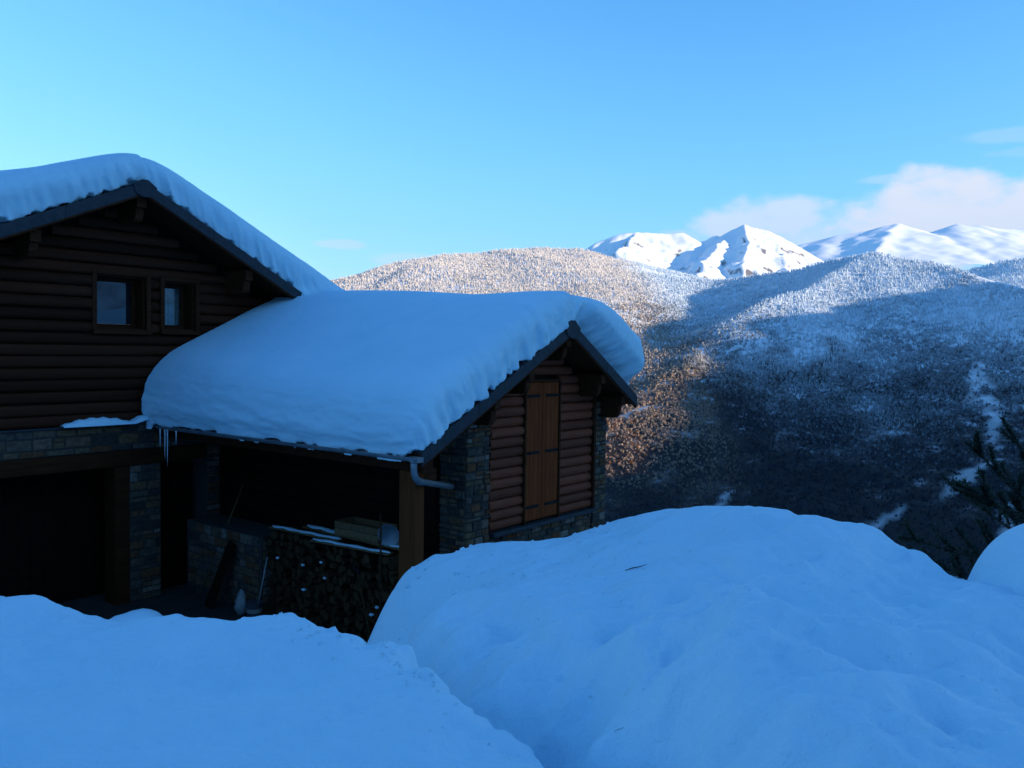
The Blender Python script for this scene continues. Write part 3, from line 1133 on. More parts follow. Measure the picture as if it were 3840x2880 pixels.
# door in the back of the shed
dr = part('door', boxes=[(7.90, 8.66, -14.42, -14.36, -1.5, 0.88)], mat=M_DARKW)
for k in range(5):
    part('plank', dr, boxes=[(7.905 + .15 * k, 8.048 + .15 * k, -14.36, -14.345, -1.44, 0.86)], mat=M_DARKW)
p2 = part('stone_pillar', boxes=[(8.74, 9.0, -14.6, -14.03, -1.7, 1.19)], mat=M_MORT)
stones(p2, 8.74, 9.0, -1.45, 1.19, lambda a, z, d: (a, -14.03 + d, z), rs_, w=(.12, .26), h=(.07, .16))
lw = part('low_wall', boxes=[(8.32, 9.0, -13.99, -11.75, -1.7, -0.16)], mat=M_MORT)
stones(lw, -13.95, -11.80, -1.45, -0.16, lambda a, z, d: (8.32 - d, a, z), rs_, w=(.16, .4), h=(.09, .18))
stones(lw, 8.34, 9.0, -1.45, -0.16, lambda a, z, d: (a, -11.75 + d, z), rs_, w=(.16, .4), h=(.09, .18))

# --- wing: front wall of half logs between stone piers, shutters, stone plinth
cw = part('wing_wall', boxes=[(9.60, 12.42, -8.25, -7.99, 0.0, 2.55)], mat=M_DARKW)
gab = HB()
gab.prism([(9.1, 2.552), (12.8, 2.552), (12.8, float(roof_w(12.8)) - .14), (WS, WZ - .16), (9.1, float(roof_w(9.1)) - .14)], -8.25, -8.0, axis=1)
gab.obj('gable_panel', M_DARKW, chalet)
hw = 0.1555
z = 0.27
while z < WZ - 0.28:
    zt = z + hw
    l = max(9.60, WS - (WZ - .2 - zt) / WL); rr = min(12.36, WS + (WZ - .2 - zt) / WR)
    for a, b_ in ([(l, 10.40), (11.36, rr)] if z < 2.5 else [(l, rr)]):
        if b_ - a > .05:
            log(ME_LOGW, cw, a, b_, z, hw, -7.99, 0.088)
    z += hw
part('corner_board', cw, boxes=[(12.363, 12.43, -8.0, -7.86, 0.26, 2.2)], mat=M_TRIM, bevel=.005)
part('window_sill', cw, boxes=[(9.60, 12.42, -8.1, -7.82, 0.205, 0.262)], mat=M_SLATE, bevel=.006)
part('shutter_frame', cw, boxes=[(10.395, 10.432, -7.98, -7.875, .263, 2.54), (11.328, 11.365, -7.98, -7.875, .263, 2.54), (10.433, 11.327, -7.98, -7.875, 2.505, 2.54)], mat=M_TRIM)
for k, (a, b_) in enumerate(((10.435, 10.878), (10.884, 11.325))):
    sh = part('shutter', cw, boxes=[(a, b_, -7.96, -7.925, 0.30, 2.50)], mat=M_SHUT)
    # (third level is the shutter itself; its boards and straps follow as parts of the wall)
    n = 4
    for q in range(n):
        w = (b_ - a) / n
        part('shutter_board', cw, boxes=[(a + q * w + .002, a + (q + 1) * w - .002, -7.925, -7.90, 0.305, 2.495)], mat=M_SHUT, bevel=.004)
    for zz in (0.50, 1.36, 2.26):
        if k == 0:
            part('hinge_strap', cw, boxes=[(a - .02, a + .36, -7.899, -7.889, zz, zz + .045)], mat=M_IRON)
        else:
            part('hinge_strap', cw, boxes=[(b_ - .36, b_ + .02, -7.899, -7.889, zz, zz + .045)], mat=M_IRON)
for (a, b_) in ((9.05, 9.59), (12.43, 12.86)):
    ztop = 2.1 if a < 10 else 2.12
    pil = part('stone_pillar', boxes=[(a + .02, b_ - .01, -8.42, -7.93, -1.7, ztop)], mat=M_MORT)
    stones(pil, a, b_, -0.30, ztop, lambda q, z, d: (q, -7.93 + d, z), rs_, w=(.10, .27), h=(.05, .15), proud=.028)
    if a < 10:
        stones(pil, -8.44, -7.93, -0.45, ztop, lambda q, z, d: (9.07 - d, q, z), rs_, w=(.12, .27), h=(.06, .15), proud=.025)
pl = part('stone_plinth', boxes=[(9.58, 12.44, -8.4, -7.96, -1.7, 0.20)], mat=M_MORT)
stones(pl, 9.60, 12.42, -0.36, 0.20, lambda q, z, d: (q, -7.96 + d, z), rs_, w=(.10, .30), h=(.07, .17), proud=.025)
# wing side wall towards the shed, of sawn boards
sw = part('side_wall', boxes=[(9.03, 9.3, -14.0, -8.45, -1.7, 2.2)], mat=M_DARKW)
for k in range(17):
    part('board', sw, boxes=[(9.005, 9.03, -13.98, -8.47, -1.1 + .19 * k, -.92 + .19 * k)], mat=M_DARKW)
part('far_side_wall', boxes=[(12.6, 12.84, -14.0, -8.45, -1.6, 2.0)], mat=M_DARKW)

# --- shed post and eave beam
part('timber_post', boxes=[(7.80, 7.985, -8.0, -7.70, -1.7, 1.40)], mat=M_POST, bevel=.012)
part('post_bracket', boxes=[(7.985, 8.3, -7.9, -7.78, 1.22, 1.40)], mat=M_TRIM, bevel=.01)
part('eave_beam', boxes=[(7.79, 7.99, -14.0, -7.55, 1.402, 1.60)], mat=M_TRIM, bevel=.01)


# --- roofs
def roof(name, rs0, rs1, rm, rz, pl_, pr_, tb, te):
    b = HB()
    th = 0.13
    L_ = (rs0, rz - pl_ * (rm - rs0)); R_ = (rs1, rz - pr_ * (rs1 - rm))
    b.prism([L_, (rm, rz), (rm, rz - th), (L_[0], L_[1] - th)], te, tb - .032, axis=1)
    b.prism([(rm + .0005, rz), R_, (R_[0], R_[1] - th), (rm + .0005, rz - th)], te, tb - .032, axis=1)
    r = b.obj(name, M_TRIM, chalet)
    # edge boards clad in slate, in lengths
    bh = .185

    def edge(sa, sb, pit, sgn):
        n = max(1, round(abs(sb - sa) / 1.25))
        for k in range(n):
            a = sa + (sb - sa) * k / n; c = sa + (sb - sa) * (k + 1) / n
            lo, hi = min(a, c) + .003, max(a, c) - .003
            za = rz + .03 - pit * abs(lo - rm); zb = rz + .03 - pit * abs(hi - rm)
            HB().prism([(lo, za), (hi, zb), (hi, zb - bh), (lo, za - bh)], tb - .03, tb + (.004 if k % 2 else .0), axis=1).obj('barge_board', M_SLATE, r)
            HB().prism([(lo, za - bh - .002), (hi, zb - bh - .002), (hi, zb - bh - .035), (lo, za - bh - .035)], tb - .05, tb - .01, axis=1).obj('barge_trim', M_TRIM, r)
    edge(rm - .06, rs0, pl_, -1)
    edge(rm + .06, rs1, pr_, 1)
    HB().prism([(rm - .20, rz - .20 * pl_ + .05), (rm - .05, rz + .06), (rm + .05, rz + .06), (rm + .20, rz - .20 * pr_ + .05), (rm + .16, rz - .17), (rm + .05, rz - .22), (rm - .05, rz - .22), (rm - .16, rz - .17)],
               tb - .04, tb + .02, axis=1).obj('ridge_cap', M_SLATE, r)
    # slate courses seen as the dark edge under the snow
    for (sa, sb, pit) in ((rm, rs0, pl_), (rm, rs1, pr_)):
        lo, hi = min(sa, sb), max(sa, sb)
        za = rz + .035 - pit * abs(lo - rm); zb = rz + .035 - pit * abs(hi - rm)
        HB().prism([(lo + .001, za), (hi - .001, zb), (hi - .001, zb - .03), (lo + .001, za - .03)], te, tb - .034, axis=1).obj('slate_covering', M_SLATE, r)
    return r


r_main = roof('main_roof', M_S0, M_S1, MS, MZ, ML, MR, M_TB, -20.6)
r_wing = roof('wing_roof', W_S0, W_S1, WS, WZ, WL, WR, W_TB, -14.0)


def purlin(par, s, ztop, tb, tw, w=.16, h=.19, reach=.10):
    """two stacked purlin ends, the lower one shorter with a rounded-off nose"""
    o = HB()
    o.box(s - w / 2, s + w / 2, tw - .2, tb - reach, ztop - h, ztop)
    t1 = tb - reach - .17
    prof = [(tw - .2, ztop - h - .001), (t1 + .1, ztop - h - .001)] + [(t1 + .1 * math.cos(a), ztop - h - .05 - .17 * math.sin(a)) for a in (0.15, .45, .8, 1.15, 1.5)] + [(tw - .2, ztop - h - .23)]
    V = []
    n = len(prof)
    for ss in (s - w / 2 + .01, s + w / 2 - .01):
        V += [(ss, t_, z_) for t_, z_ in prof]
    F = [tuple(range(n)), tuple(range(2 * n - 1, n - 1, -1))] + [(i, i + n, (i + 1) % n + n, (i + 1) % n) for i in range(n)]
    o.add(V, F)
    o.obj('purlin', M_TRIM, par, bevel=.006)


for s_ in (7.17, 5.52, 9.22, 3.9):
    purlin(r_main, s_, float(roof_m(np.float64(s_))) - .19, M_TB, M_TW - .1)
for s_ in (10.96, 10.0, 12.0, 9.2, 12.66):
    purlin(r_wing, s_, float(roof_w(np.float64(s_))) - .19, W_TB, W_TW - .1, w=.13, h=.16, reach=.06)

# --- gutter and spout
gt = HB()
n = 10
V = []; F = []
for t_ in (-13.6, -7.36):
    for rad in (.062, .056):
        for k in range(n + 1):
            a = math.pi + math.pi * k / n
            V.append((7.545 + rad * math.cos(a), t_, 1.635 + rad * 1.05 * math.sin(a) - (-13.6 - t_) * -.0))
m = n + 1
for k in range(n):
    F += [(k, k + 1, 2 * m + k + 1, 2 * m + k), (m + k, 3 * m + k, 3 * m + k + 1, m + k + 1)]
    F += [(k, m + k, m + k + 1, k + 1), (2 * m + k, 2 * m + k + 1, 3 * m + k + 1, 3 * m + k)]
F += [(0, 2 * m, 3 * m, m), (n, m + n, 3 * m + n, 2 * m + n)]
gt.add(V, F)
gt.box(7.49, 7.60, -7.362, -7.355, 1.575, 1.64)
gutter = gt.obj('gutter', M_ZINC, chalet)
dp = HB()
path = [(7.545, -7.47, 1.60), (7.545, -7.47, 1.50), (7.555, -7.475, 1.43), (7.60, -7.49, 1.36), (7.68, -7.53, 1.315), (7.80, -7.585, 1.28), (8.95, -8.10, 1.02)]
dp.tube(path, .043, 10)
dp.tube([(7.545, -7.47, 1.60), (7.545, -7.47, 1.56)], [.06, .05], 10)
dp.tube([(7.69, -7.535, 1.312), (7.76, -7.567, 1.288)], .049, 10)
dp.obj('downpipe', M_ZINC, gutter, smooth=True)


# ------------------------------------------------------------------ snow on the roofs
def roof_snow(s, t, z):
    q = s
    # main roof
    ds = s - MS
    sl = np.where(ds < 0, ML, MR)
    top = MZ + 0.80 - sl * np.sqrt(ds * ds + 0.36) + 0.05 * pn(s * .7, t * .6, 1.3)
    top = top + 0.10 * sstep(5.8, 4.6, s)
    rm = roof_m(s) + 0.035
    hh = z - rm
    fl = 0.055 * fbm((s + z * .35) * 6.0, hh * 1.4, t * 1.2, 3)
    fl = fl * (1 - .75 * sstep(.2, .5, hh))
    tf = M_TB - 0.02 + 0.10 * sstep(0.0, .5, hh) + 0.10 * np.minimum(0, hh - .5) + fl
    d1 = (z - top) * .90
    dm = smax(d1, t - tf, .50)
    dm = smax(dm, s - M_S1, .2)
    dm = smax(dm, (M_S0 - .1) - s, .3)
    jag = 0.13 * np.maximum(0, fbm(s * 8.5, z * 3.0, t * 4, 3) + .15) * sstep(-.7, -.1, t - M_TB)
    dm = np.maximum(dm, (rm + jag - z) * .9)
    dm = np.maximum(dm, -19.5 - t)
    # wing roof
    ds = s - WS
    sl = np.where(ds < 0, WL, WR)
    A = 0.92 + 0.15 * sstep(-8.5, -13, t) + .20 * sstep(11.0, 12.2, s)
    top = WZ + A - sl * np.sqrt(ds * ds + .52) + 0.035 * pn(s * .8, t * .7, 6.3)
    rw = roof_w(s) + 0.035
    hh = z - rw
    right = sstep(10.9, 11.5, s)
    qd = s * .88 + z * .47 * np.where(ds < 0, 1, -1)
    fl = 0.085 * fbm(qd * 5.2, hh * .9 + t * .6, t * .8, 3) + 0.018 * pn(qd * 13, hh * 7, t * 5)
    fl = fl * (1 - .75 * sstep(.25, .6, hh))
    tf = W_TB + .03 - right * .28 + (.05 + .38 * right) * sstep(0.05, .55, hh) + fl
    d1 = (z - top) * .88
    sf = W_S0 - .20 + 0.016 * fbm(t * .9, z * 3.2, .5, 2) + 0.020 * fbm(t * 2.5, z * 11, 2.5, 2) + .10 * sstep(.35, .0, hh)
    dw = smax(d1, t - tf, .34)
    dw = smax(dw, sf - s, .34 + .35 * sstep(-11.5, -13.8, t))
    dw = smax(dw, s - (W_S1 + .10 + .04 * fbm(t * 2, z * 3, 3.5, 3)), .30)
    jag = 0.13 * np.maximum(0, fbm(s * 8.5 + 9, z * 3.0, t * 4, 3) + .15) * sstep(-.6, -.1, t - W_TB)
    jag = jag + .05 * fbm(t * 3.2, 3.3, z * 2, 3) * sstep(8.1, 7.7, s)
    low = rw + jag - .085 * sstep(7.66, 7.52, s)
    dw = np.maximum(dw, (low - z) * .88)
    dw = np.maximum(dw, -15.5 - t)
    behind = np.maximum(dw, np.maximum(-13.97 - t, -9))      # wing snow stops at the house wall...
    over = smax(dw, (roof_m(s) + .06 - z), .05)              # ...but drifts up on to the main roof
    dw = np.minimum(behind, over)
    return smin(dm, dw, .28)


hS = 0.06
s_ax = np.arange(3.2, 13.5, hS); t_ax = np.arange(-19.8, -6.9, hS); z_ax = np.arange(1.2, 6.8, hS)
Sg, Tg = np.meshgrid(s_ax, t_ax, indexing='ij')
D = np.empty((len(s_ax), len(t_ax), len(z_ax)), np.float32)
lo_b = np.minimum(roof_m(Sg), np.where(Tg > -15.6, roof_w(Sg), 99)) - .3
hi_b = np.maximum(np.where(Tg < -12.8, roof_m(Sg) + 1.1, -9), np.where(Tg > -15.8, roof_w(Sg) + 1.35, -9))
for k, zz in enumerate(z_ax):
    D[:, :, k] = 1.0
    m = (zz > lo_b) & (zz < hi_b)
    if m.any():
        D[:, :, k][m] = roof_snow(Sg[m], Tg[m], np.full(m.sum(), zz))
V, F = surface_nets(D, (s_ax[0], t_ax[0], z_ax[0]), hS)
keepf = V[F].mean(1)
# fine mesh where the snow is seen, coarse far back
near = keepf[:, 1] > -16.5
used = np.unique(F[near]); remap = np.full(len(V), -1); remap[used] = np.arange(len(used))
V1, F1 = subdivide(V[used], remap[F[near]])
V1 = project(roof_snow, V1, 2)
Fb = F[~near]; ub = np.unique(Fb); rb = np.full(len(V), -1); rb[ub] = np.arange(len(ub))
Vall = np.concatenate([V1, V[ub]]); Fall = np.concatenate([F1, rb[Fb] + len(V1)])
rsn = link('roof_snow', mesh_np('roof_snow', stz_to_world(Vall), Fall, M_SNOWR))
tag(rsn, 'deep rounded snow blanket lying over the chalet roofs', 'snow')
print('roof snow quads', len(Fall))

# snow lying on the stone ledge beside the wing roof
sl_ = HB()
V = []; F = []
n, m = 26, 8
for i in range(n + 1):
    f = i / n
    s_ = 6.12 + 1.45 * f
    hh = .13 * (math.sin(math.pi * min(1, f * 1.25 + .02)) ** .6 if f < .78 else .55 + .5 * (f - .78)) + .012 * math.sin(i * 1.7)
    hh = max(hh, .012)
    for j in range(m + 1):
        a = math.pi * j / m
        V.append((s_, -14.05 + .09 + .13 * -math.cos(a) * (.6 + .4 * min(1, f * 3)), 1.66 + hh * math.sin(a) ** .7 + (.10 * max(0, f - .8) * 4)))
for i in range(n):
    for j in range(m):
        k = i * (m + 1) + j
        F.append((k, k + 1, k + m + 2, k + m + 1))
o = sl_.add(V, F).obj('ledge_snow', M_SNOW, smooth=True)
o.location = Wp(S0, T0, Z0); o.rotation_euler = ROT
tag(o, 'thin tongue of snow on the stone ledge left of the wing roof', 'snow')

# ------------------------------------------------------------------ icicles under the eave
ri = random.Random(8)
for i, t_ in enumerate((-13.45, -13.30, -13.22, -12.95)):
    L_ = (.34, .5, .62, .22, .12, .10, .08, .12, .09)[i]
    b = MB()
    b.tube([(0, 0, 0), (.002, 0, -L_ * .4), (-.002, .002, -L_ * .75), (0, 0, -L_)], [.013, .009, .005, .001], 6)
    o = b.obj('icicle', M_ICE, smooth=True)
    o.location = Wp(7.50, t_, 1.585)
    tag(o, ('longest icicle' if i == 2 else 'slender icicle') + ' hanging from the gutter of the wing roof', 'icicle', None if i == 2 else 'icicles along the gutter')

# ------------------------------------------------------------------ firewood stacked against the wing under the eave
def firewood_proto(kind, rr, name):
    """axis along x, length 1, radius about 1"""
    n = 9 if kind == 'round' else 6
    if kind == 'round':
        ring = [(math.cos(2 * math.pi * k / n) * rr.uniform(.88, 1.08), math.sin(2 * math.pi * k / n) * rr.uniform(.88, 1.08)) for k in range(n)]
    else:
        ring = [(-.9, -.65), (0, -.85), (.9, -.6), (.55, .2), (.05, 1.0), (-.5, .25)]
        ring = [(x * rr.uniform(.85, 1.1), y * rr.uniform(.85, 1.1)) for x, y in ring]
    V = []
    for x in (0, .5, 1):
        for (y, z) in ring:
            V.append((x + (rr.uniform(-.015, .015) if x != .5 else 0), y * rr.uniform(.95, 1.05), z * rr.uniform(.95, 1.05)))
    F = [tuple(range(n)), tuple(range(3 * n - 1, 2 * n - 1, -1))]
    for q in (0, 1):
        for k in range(n):
            F.append((q * n + k, (q + 1) * n + k, (q + 1) * n + (k + 1) % n, q * n + (k + 1) % n))
    me = bpy.data.meshes.new(name)
    me.from_pydata(V, [], F)
    me.materials.append(M_BARK); me.materials.append(M_CUT)
    me.polygons[0].material_index = 1; me.polygons[1].material_index = 1
    if kind != 'round':
        for p in me.polygons[2:]:
            p.material_index = 1 if p.index % 3 == 0 else 0
    me.validate(); me.update()
    return me


rf = random.Random(14)
FW = [firewood_proto('round', rf, 'firewood_round') for _ in range(3)] + [firewood_proto('split', rf, 'firewood_split') for _ in range(4)]
z = -1.45
nlog = 0
tops = []
while z < -0.08:
    rowh = rf.uniform(.10, .135)
    t_ = -11.62 + rf.uniform(0, .08)
    while t_ < -8.62:
        r_ = rf.uniform(.045, .082)
        t_ += r_
        me = rf.choice(FW)
        o = link('firewood_log', me, None)
        o.location = Wp(8.34 + rf.uniform(-.09, .07), t_, z + r_ + rf.uniform(0, .03))
        o.rotation_euler = (rf.uniform(-.5, .5) + rf.choice((0, 3.14)), rf.uniform(-.03, .03), ROT[2] + rf.uniform(-.13, .13))
        o.scale = (rf.uniform(.44, .56), r_, r_)
        tag(o, 'piece of split firewood stacked under the eave of the wing', 'firewood', 'firewood stack under the eave')
        nlog += 1
        t_ += r_ + .004
    z += rowh
print('firewood', nlog)


def place(o, s, t, z, rz=0.0):
    o.location = Wp(s, t, z)
    o.rotation_euler = (0, 0, ROT[2] + rz)
    return o


# boards lying on the stack, dusted with snow   (local x = s, local y = -t)
for i, (t0, t1, s_, z_, w_, rz, lab) in enumerate(((-11.5, -9.9, 8.40, .045, .16, .06, 'long loose board lying at the left end of the firewood stack'),
                                                   (-11.0, -9.0, 8.62, .075, .20, -.05, 'board under the wooden crate on the firewood stack'),
                                                   (-10.3, -8.75, 8.30, .03, .14, .10, 'narrow board on the front edge of the firewood stack'),
                                                   (-9.7, -8.6, 8.52, .105, .18, -.02, 'short board at the right end of the firewood stack'))):
    b = MB()
    L_ = t1 - t0
    b.box(-w_ / 2, w_ / 2, -L_ / 2, L_ / 2, 0, .025)
    o = place(b.obj('board', M_PLANK, bevel=.003), s_, (t0 + t1) / 2, z_, rz)
    tag(o, lab, 'board')
    sn = MB()
    V = []; F = []
    nn = 14
    for k in range(nn + 1):
        y = -L_ / 2 + L_ * k / nn
        ww = w_ / 2 * (.75 + .2 * math.sin(k * 2.1 + i)) if 0 < k < nn else .01
        for x, zz in ((-ww, .026), (-ww * .7, .026 + .016), (ww * .5, .026 + .014), (ww * .9, .026)):
            V.append((x, y, zz + .006 * math.sin(k * 1.3)))
    for k in range(nn):
        for q in range(3):
            F.append((k * 4 + q, k * 4 + q + 1, k * 4 + q + 5, k * 4 + q + 4))
    sn.add(V, F)
    o2 = place(sn.obj('snow_dusting', M_SNOW, smooth=True), s_, (t0 + t1) / 2, z_, rz)
    tag(o2, 'powder snow on the ' + lab, 'snow')

# crate
b = MB()
b.box(-.2, .2, -.46, .46, 0, .02)
crate = place(b.obj('crate', M_PLANK), 8.60, -9.52, .135, .05)
tag(crate, 'open wooden crate on top of the firewood stack', 'crate')
for x in (-.2, .2):
    for k in range(2):
        bb = MB(); bb.box(x - .009, x + .009, -.46, .46, .022 + .105 * k, .118 + .105 * k); bb.obj('slat', M_PLANK, crate, bevel=.002)
for y in (-.46, .46):
    bb = MB(); bb.box(-.19, .19, y - .009, y + .009, .022, .23); bb.obj('end_panel', M_PLANK, crate, bevel=.002)
# round metal basin leaning on edge
b = MB()
n = 20
prof = [(.0, .0), (.09, .0), (.13, .015), (.17, .09), (.185, .095), (.18, .085), (.125, .025), (0, .012)]
V = []; F = []
for (r_, x) in prof:
    for k in range(n):
        a = 2 * math.pi * k / n
        V.append((-x, max(r_, .001) * math.cos(a), max(r_, .001) * math.sin(a)))
for q in range(len(prof) - 1):
    for k in range(n):
        F.append((q * n + k, q * n + (k + 1) % n, (q + 1) * n + (k + 1) % n, (q + 1) * n + k))
b.add(V, F)
o = b.obj('metal_basin', M_ZINC, smooth=True)
o.location = Wp(8.50, -8.85, .31); o.rotation_euler = (0, math.radians(-14), ROT[2] + .35)
tag(o, 'round metal basin leaning on edge beside the timber post', 'basin')


def rod(name, a, b_, r0, r1, mat, label, cat):
    A = Vector(Wp(*a)); B = Vector(Wp(*b_))
    q = MB(); q.tube([(0, 0, 0), tuple((B - A) * .5 + Vector((.006, 0, 0))), tuple(B - A)], [r0, (r0 + r1) / 2, r1], 8)
    o = q.obj(name, mat, smooth=True); o.location = A
    return tag(o, label, cat)


rod('pole', (8.22, -8.78, -1.45), (8.30, -8.88, .62), .017, .014, M_BARK, 'tall thin pole standing against the firewood stack', 'pole')
ax = rod('sledgehammer', (7.98, -8.62, -1.43), (8.26, -9.33, -.26), .017, .015, M_CUT, 'long-handled hammer leaning on the firewood stack', 'hammer')
A = Vector(Wp(8.26, -9.33, -.26)) - Vector(Wp(7.98, -8.62, -1.43))
hb = MB(); hb.box(-.03, .03, -.075, .075, -.03, .03)
h_ = hb.obj('head', M_IRON, ax, bevel=.008); h_.location = A; h_.rotation_euler = (0.5, 0, ROT[2])
rod('walking_stick', (8.08, -11.58, -1.40), (8.14, -11.34, -.38), .008, .010, M_PLAST, 'slim white stick standing in the bucket', 'stick')
rod('broom_handle', (8.12, -13.3, -1.43), (8.75, -12.9, .55), .014, .014, M_PLANK, 'bare handle leaning in the back corner of the shed', 'handle')
b = MB()
b.tube([(0, 0, 0), (0, 0, .30)], [.105, .135], 14)
b.tube([(0, 0, .285), (0, 0, .305)], [.142, .142], 14)
o = b.obj('bucket', plain_mat('dark_plastic', (.05, .05, .055), .5), smooth=False)
o.location = Wp(8.08, -11.60, -1.45)
tag(o, 'dark bucket with a white band left of the firewood stack', 'bucket')
bb = MB(); bb.tube([(0, 0, .14), (0, 0, .21)], [.1235, .1325], 14, caps=False); bb.obj('band', M_PLAST, o)
# crumpled bag
rb_ = np.random.RandomState(4)
b = MB()
V = []; F = []
n, m = 12, 8
for i in range(m + 1):
    f = i / m
    rad = .15 * math.sin(math.pi * (.12 + .80 * f)) ** .7 * (1 - .45 * f)
    for k in range(n):
        a = 2 * math.pi * k / n
        q = rad * (1 + .25 * rb_.uniform(-1, 1))
        V.append((q * math.cos(a) * .7, q * math.sin(a), .42 * f + .02 * rb_.uniform(-1, 1) * (f > 0)))
for i in range(m):
    for k in range(n):
        F.append((i * n + k, i * n + (k + 1) % n, (i + 1) * n + (k + 1) % n, (i + 1) * n + k))
F += [tuple(range(n - 1, -1, -1)), tuple(m * n + k for k in range(n))]
b.add(V, F)
o = place(b.obj('plastic_bag', M_PLAST, smooth=True), 8.10, -12.00, -1.45)
tag(o, 'crumpled pale plastic bag on the ground beside the bucket', 'bag')
# plank leaning on the low wall
b = MB(); b.box(-.012, .012, -.11, .11, 0, 1.2)
o = b.obj('leaning_board', M_DARKW, bevel=.003); o.location = Wp(7.96, -12.75, -1.45); o.rotation_euler = (math.radians(16), math.radians(13), ROT[2])
tag(o, 'dark board leaning against the low stone wall of the shed', 'board')
# snow blown on to the ends of the firewood
for i in range(7):
    t_ = rf.uniform(-11.4, -8.8); z_ = rf.uniform(-1.3, -.1)
    b = MB()
    V = []; F = []
    for k in range(6):
        for q in range(8):
            a = math.pi * k / 5; w = 2 * math.pi * q / 8
            V.append((.03 * math.sin(a) * math.cos(w), .045 * math.sin(a) * math.sin(w) * rf.uniform(.7, 1.3), .022 * math.cos(a) * rf.uniform(.6, 1.2)))
    for k in range(5):
        for q in range(8):
            F.append((k * 8 + q, k * 8 + (q + 1) % 8, (k + 1) * 8 + (q + 1) % 8, (k + 1) * 8 + q))
    b.add(V, F)
    o = place(b.obj('snow_fleck', M_SNOW, smooth=True), 8.30, t_, z_, rf.uniform(-.4, .4))
    tag(o, 'small fleck of blown snow caught on the ends of the firewood', 'snow', 'snow flecks on the firewood')

# ------------------------------------------------------------------ pine beyond the right-hand mound
def needle_mat():
    m, nt, b = mat_base('pine_needles')
    c = ramp(nt, noise(nt, 3, 3), [(.3, (.010, .018, .010)), (.7, (.028, .045, .022))])
    nt.links.new(c, b.inputs['Base Color'])
    b.inputs['Roughness'].default_value = .6
    return m


M_NEED = needle_mat()
M_PBARK = plain_mat('pine_bark', (.035, .025, .018), .9, scale=12)
pine = link('pine_tree', None); pine.location = (5.95, 8.9, -1.45)
tag(pine, 'dark pine with upswept needle-clad branches behind the right-hand snow mound', 'tree')
rp = random.Random(31)
b = MB(); b.tube([(0, 0, -.6), (.05, 0, 1.2), (0, .05, 2.6), (.06, 0, 3.7)], [.13, .11, .08, .02], 10)
b.obj('trunk', M_PBARK, pine, smooth=True)


def pine_branch(p0, p1, sag, tag_snow=False):
    p0 = Vector(p0); p1 = Vector(p1)
    wood = MB(); nd = MB()

    def shoot(a, b_, r, depth):
        d = b_ - a
        pts = [a + d * f + Vector((0, 0, sag * (f * f - f) * d.length)) for f in (0, .33, .66, 1)]
        wood.tube(pts, [r, r * .8, r * .6, r * .35], 5, caps=False)
        n = int(560 * d.length) if depth else int(160 * d.length)
        for _ in range(n):
            f = rp.uniform(.12 if depth else .35, 1.0)
            c = a + d * f + Vector((0, 0, sag * (f * f - f) * d.length))
            dirn = (d.normalized() * rp.uniform(.35, 1.0) + Vector((rp.uniform(-1, 1), rp.uniform(-1, 1), rp.uniform(-.8, 1)))).normalized()
            L_ = rp.uniform(.05, .09)
            sd = dirn.cross(Vector((rp.uniform(-1, 1), rp.uniform(-1, 1), 1))).normalized() * .008
            nd.add([c - sd, c + sd, c + dirn * L_], [(0, 1, 2)])
    shoot(p0, p1, .018, 0)
    d = p1 - p0
    for k in range(7):
        f = rp.uniform(.25, .98)
        a = p0 + d * f + Vector((0, 0, sag * (f * f - f) * d.length))
        up = Vector((d.normalized().x * rp.uniform(.2, .9), rp.uniform(-.5, .5), rp.uniform(.15, 1.0)))
        shoot(a, a + up.normalized() * rp.uniform(.25, .55) * (1.15 - .5 * f), .008, 1)
    shoot(p0 + d * .9, p1 + d.normalized() * .15, .008, 1)
    br = wood.obj('branch', M_PBARK, pine)
    nd.obj('needles', M_NEED, br)


for (p0, p1, sg) in (((0, 0, 2.35), (-1.75, -.2, 2.55), .30), ((0, 0, 2.0), (-1.55, .25, 2.15), .25), ((0, 0, 2.65), (-1.25, -.3, 3.1), .25), ((0, 0, 2.55), (-1.05, .3, 3.05), .2),
                     ((0, 0, 1.6), (-1.4, -.1, 1.75), .3), ((0, 0, 2.9), (.9, .2, 3.3), .2), ((0, 0, 2.8), (-.75, -.15, 3.7), .2), ((0, 0, 2.6), (-1.0, 0, 3.45), .2), ((0, 0, 2.2), (1.4, -.3, 2.4), .3), ((0, 0, 2.6), (.2, -1.7, 2.9), .3),
                     ((0, 0, 2.4), (-.3, 1.3, 2.7), .3), ((0, 0, 1.3), (-1.0, -.5, 1.4), .3), ((0, 0, 1.8), (-.9, .8, 2.0), .3)):
    pine_branch(p0, p1, sg)
b = MB()
V = []; F = []
for k in range(5):
    for q in range(8):
        a = math.pi * k / 4; w = 2 * math.pi * q / 8
        V.append((.13 * math.sin(a) * math.cos(w), .07 * math.sin(a) * math.sin(w), .03 * math.cos(a)))
for k in range(4):
    for q in range(8):
        F.append((k * 8 + q, k * 8 + (q + 1) % 8, (k + 1) * 8 + (q + 1) % 8, (k + 1) * 8 + q))
o = b.add(V, F).obj('branch_snow', M_SNOW, smooth=True); o.location = (5.95 - 1.15, 8.9 + .1, -1.45 + 2.04)
tag(o, 'small pad of snow lying on a low pine branch', 'snow')

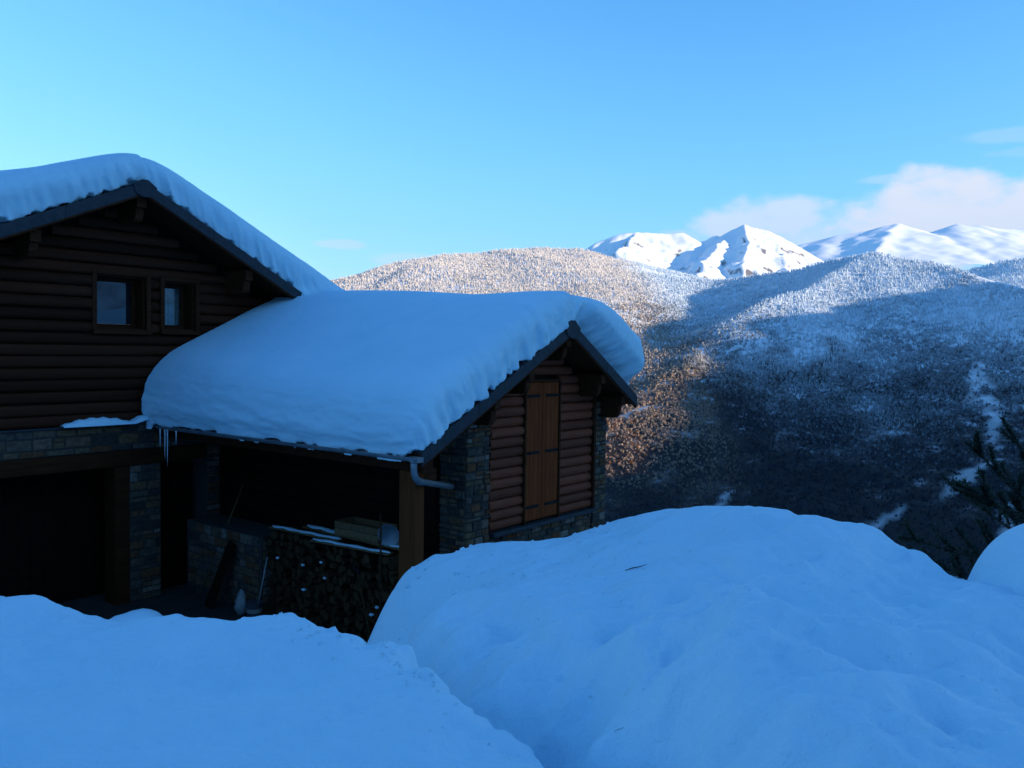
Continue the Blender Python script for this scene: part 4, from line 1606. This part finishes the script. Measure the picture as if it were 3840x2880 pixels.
# ------------------------------------------------------------------ crumbs of shovelled snow on the banks
rc = np.random.RandomState(17)
CV = []; CF = []
def crumb(x, y, r):
    z = float(near_fn(np.array([x]), np.array([y]))[0])
    o = len(CV)
    for k in range(5):
        a = math.pi * k / 4
        for q in range(6):
            w = 2 * math.pi * (q + .5 * (k % 2)) / 6
            j = r * (0.75 + 0.5 * rc.rand())
            CV.append((x + j * math.sin(a) * math.cos(w), y + j * math.sin(a) * math.sin(w), z - .05 * r + j * .75 * math.cos(a)))
    for k in range(4):
        for q in range(6):
            CF.append((o + k * 6 + q, o + (k + 1) * 6 + q, o + (k + 1) * 6 + (q + 1) % 6, o + k * 6 + (q + 1) % 6))


def along(pts):
    k = rc.randint(0, len(pts) - 1); f = rc.rand()
    return pts[k][0] + f * (pts[k + 1][0] - pts[k][0]), pts[k][1] + f * (pts[k + 1][1] - pts[k][1])


for _ in range(70):
    x, y = along(LEDGE[2:16])
    crumb(x - abs(rc.normal(0, .16)) - .02, y - abs(rc.normal(0, .16)) - .02, rc.uniform(.006, .024))
for _ in range(110):
    x = rc.uniform(-1.1, 1.3)
    crumb(x, 9.0 + .12 * x - abs(rc.normal(0, .9)), rc.uniform(.008, .028))
for _ in range(60):
    crumb(rc.uniform(-.6, 2.6), rc.uniform(3.3, 7.2), rc.uniform(.004, .012))
tag(link('snow_crumbs', mesh_np('snow_crumbs', np.array(CV), np.array(CF), M_SNOW)), 'crumbs of thrown snow scattered over the shovelled banks', 'snow', kind='stuff')

# ------------------------------------------------------------------ twigs on the snow
for i, (x, y, L_, ang, lab) in enumerate(((1.05, 6.9, .20, .35, 'bent twig lying on the smooth snow bank right of the cabin'),
                                          (0.55, 4.05, .05, -.5, 'small curled twig on the snow at the bottom of the dug path'),
                                          (0.62, 4.30, .02, .2, 'tiny dark seed scale on the snow bank in the foreground'))):
    zz = float(near_fn(np.array([x]), np.array([y]))[0])
    b = MB()
    b.tube([(-L_ / 2, 0, .0), (-L_ * .15, .01, .012), (L_ * .2, .005, .02), (L_ / 2, .0, .035)], [L_ * .015, L_ * .025, L_ * .02, L_ * .01], 5)
    o = b.obj('twig', M_PBARK, smooth=True); o.location = (x, y, zz); o.rotation_euler = (0, 0, ang)
    tag(o, lab, 'twig')

# ------------------------------------------------------------------ thin blue winter air over the valley
hz = MB()
hz.box(-2900, 10500, -2900, 13500, -420, 1900)
hm = bpy.data.materials.new('winter_air')
hm.use_nodes = True
hm.node_tree.nodes.clear()
ho = hm.node_tree.nodes.new('ShaderNodeOutputMaterial')
hv = hm.node_tree.nodes.new('ShaderNodeVolumePrincipled')
hv.inputs['Color'].default_value = (0.20, 0.50, 1.0, 1)
hv.inputs['Density'].default_value = 3.0e-5
hv.inputs['Anisotropy'].default_value = 0.0
hm.node_tree.links.new(hv.outputs[0], ho.inputs['Volume'])
tag(hz.obj('haze', hm), kind='stuff')
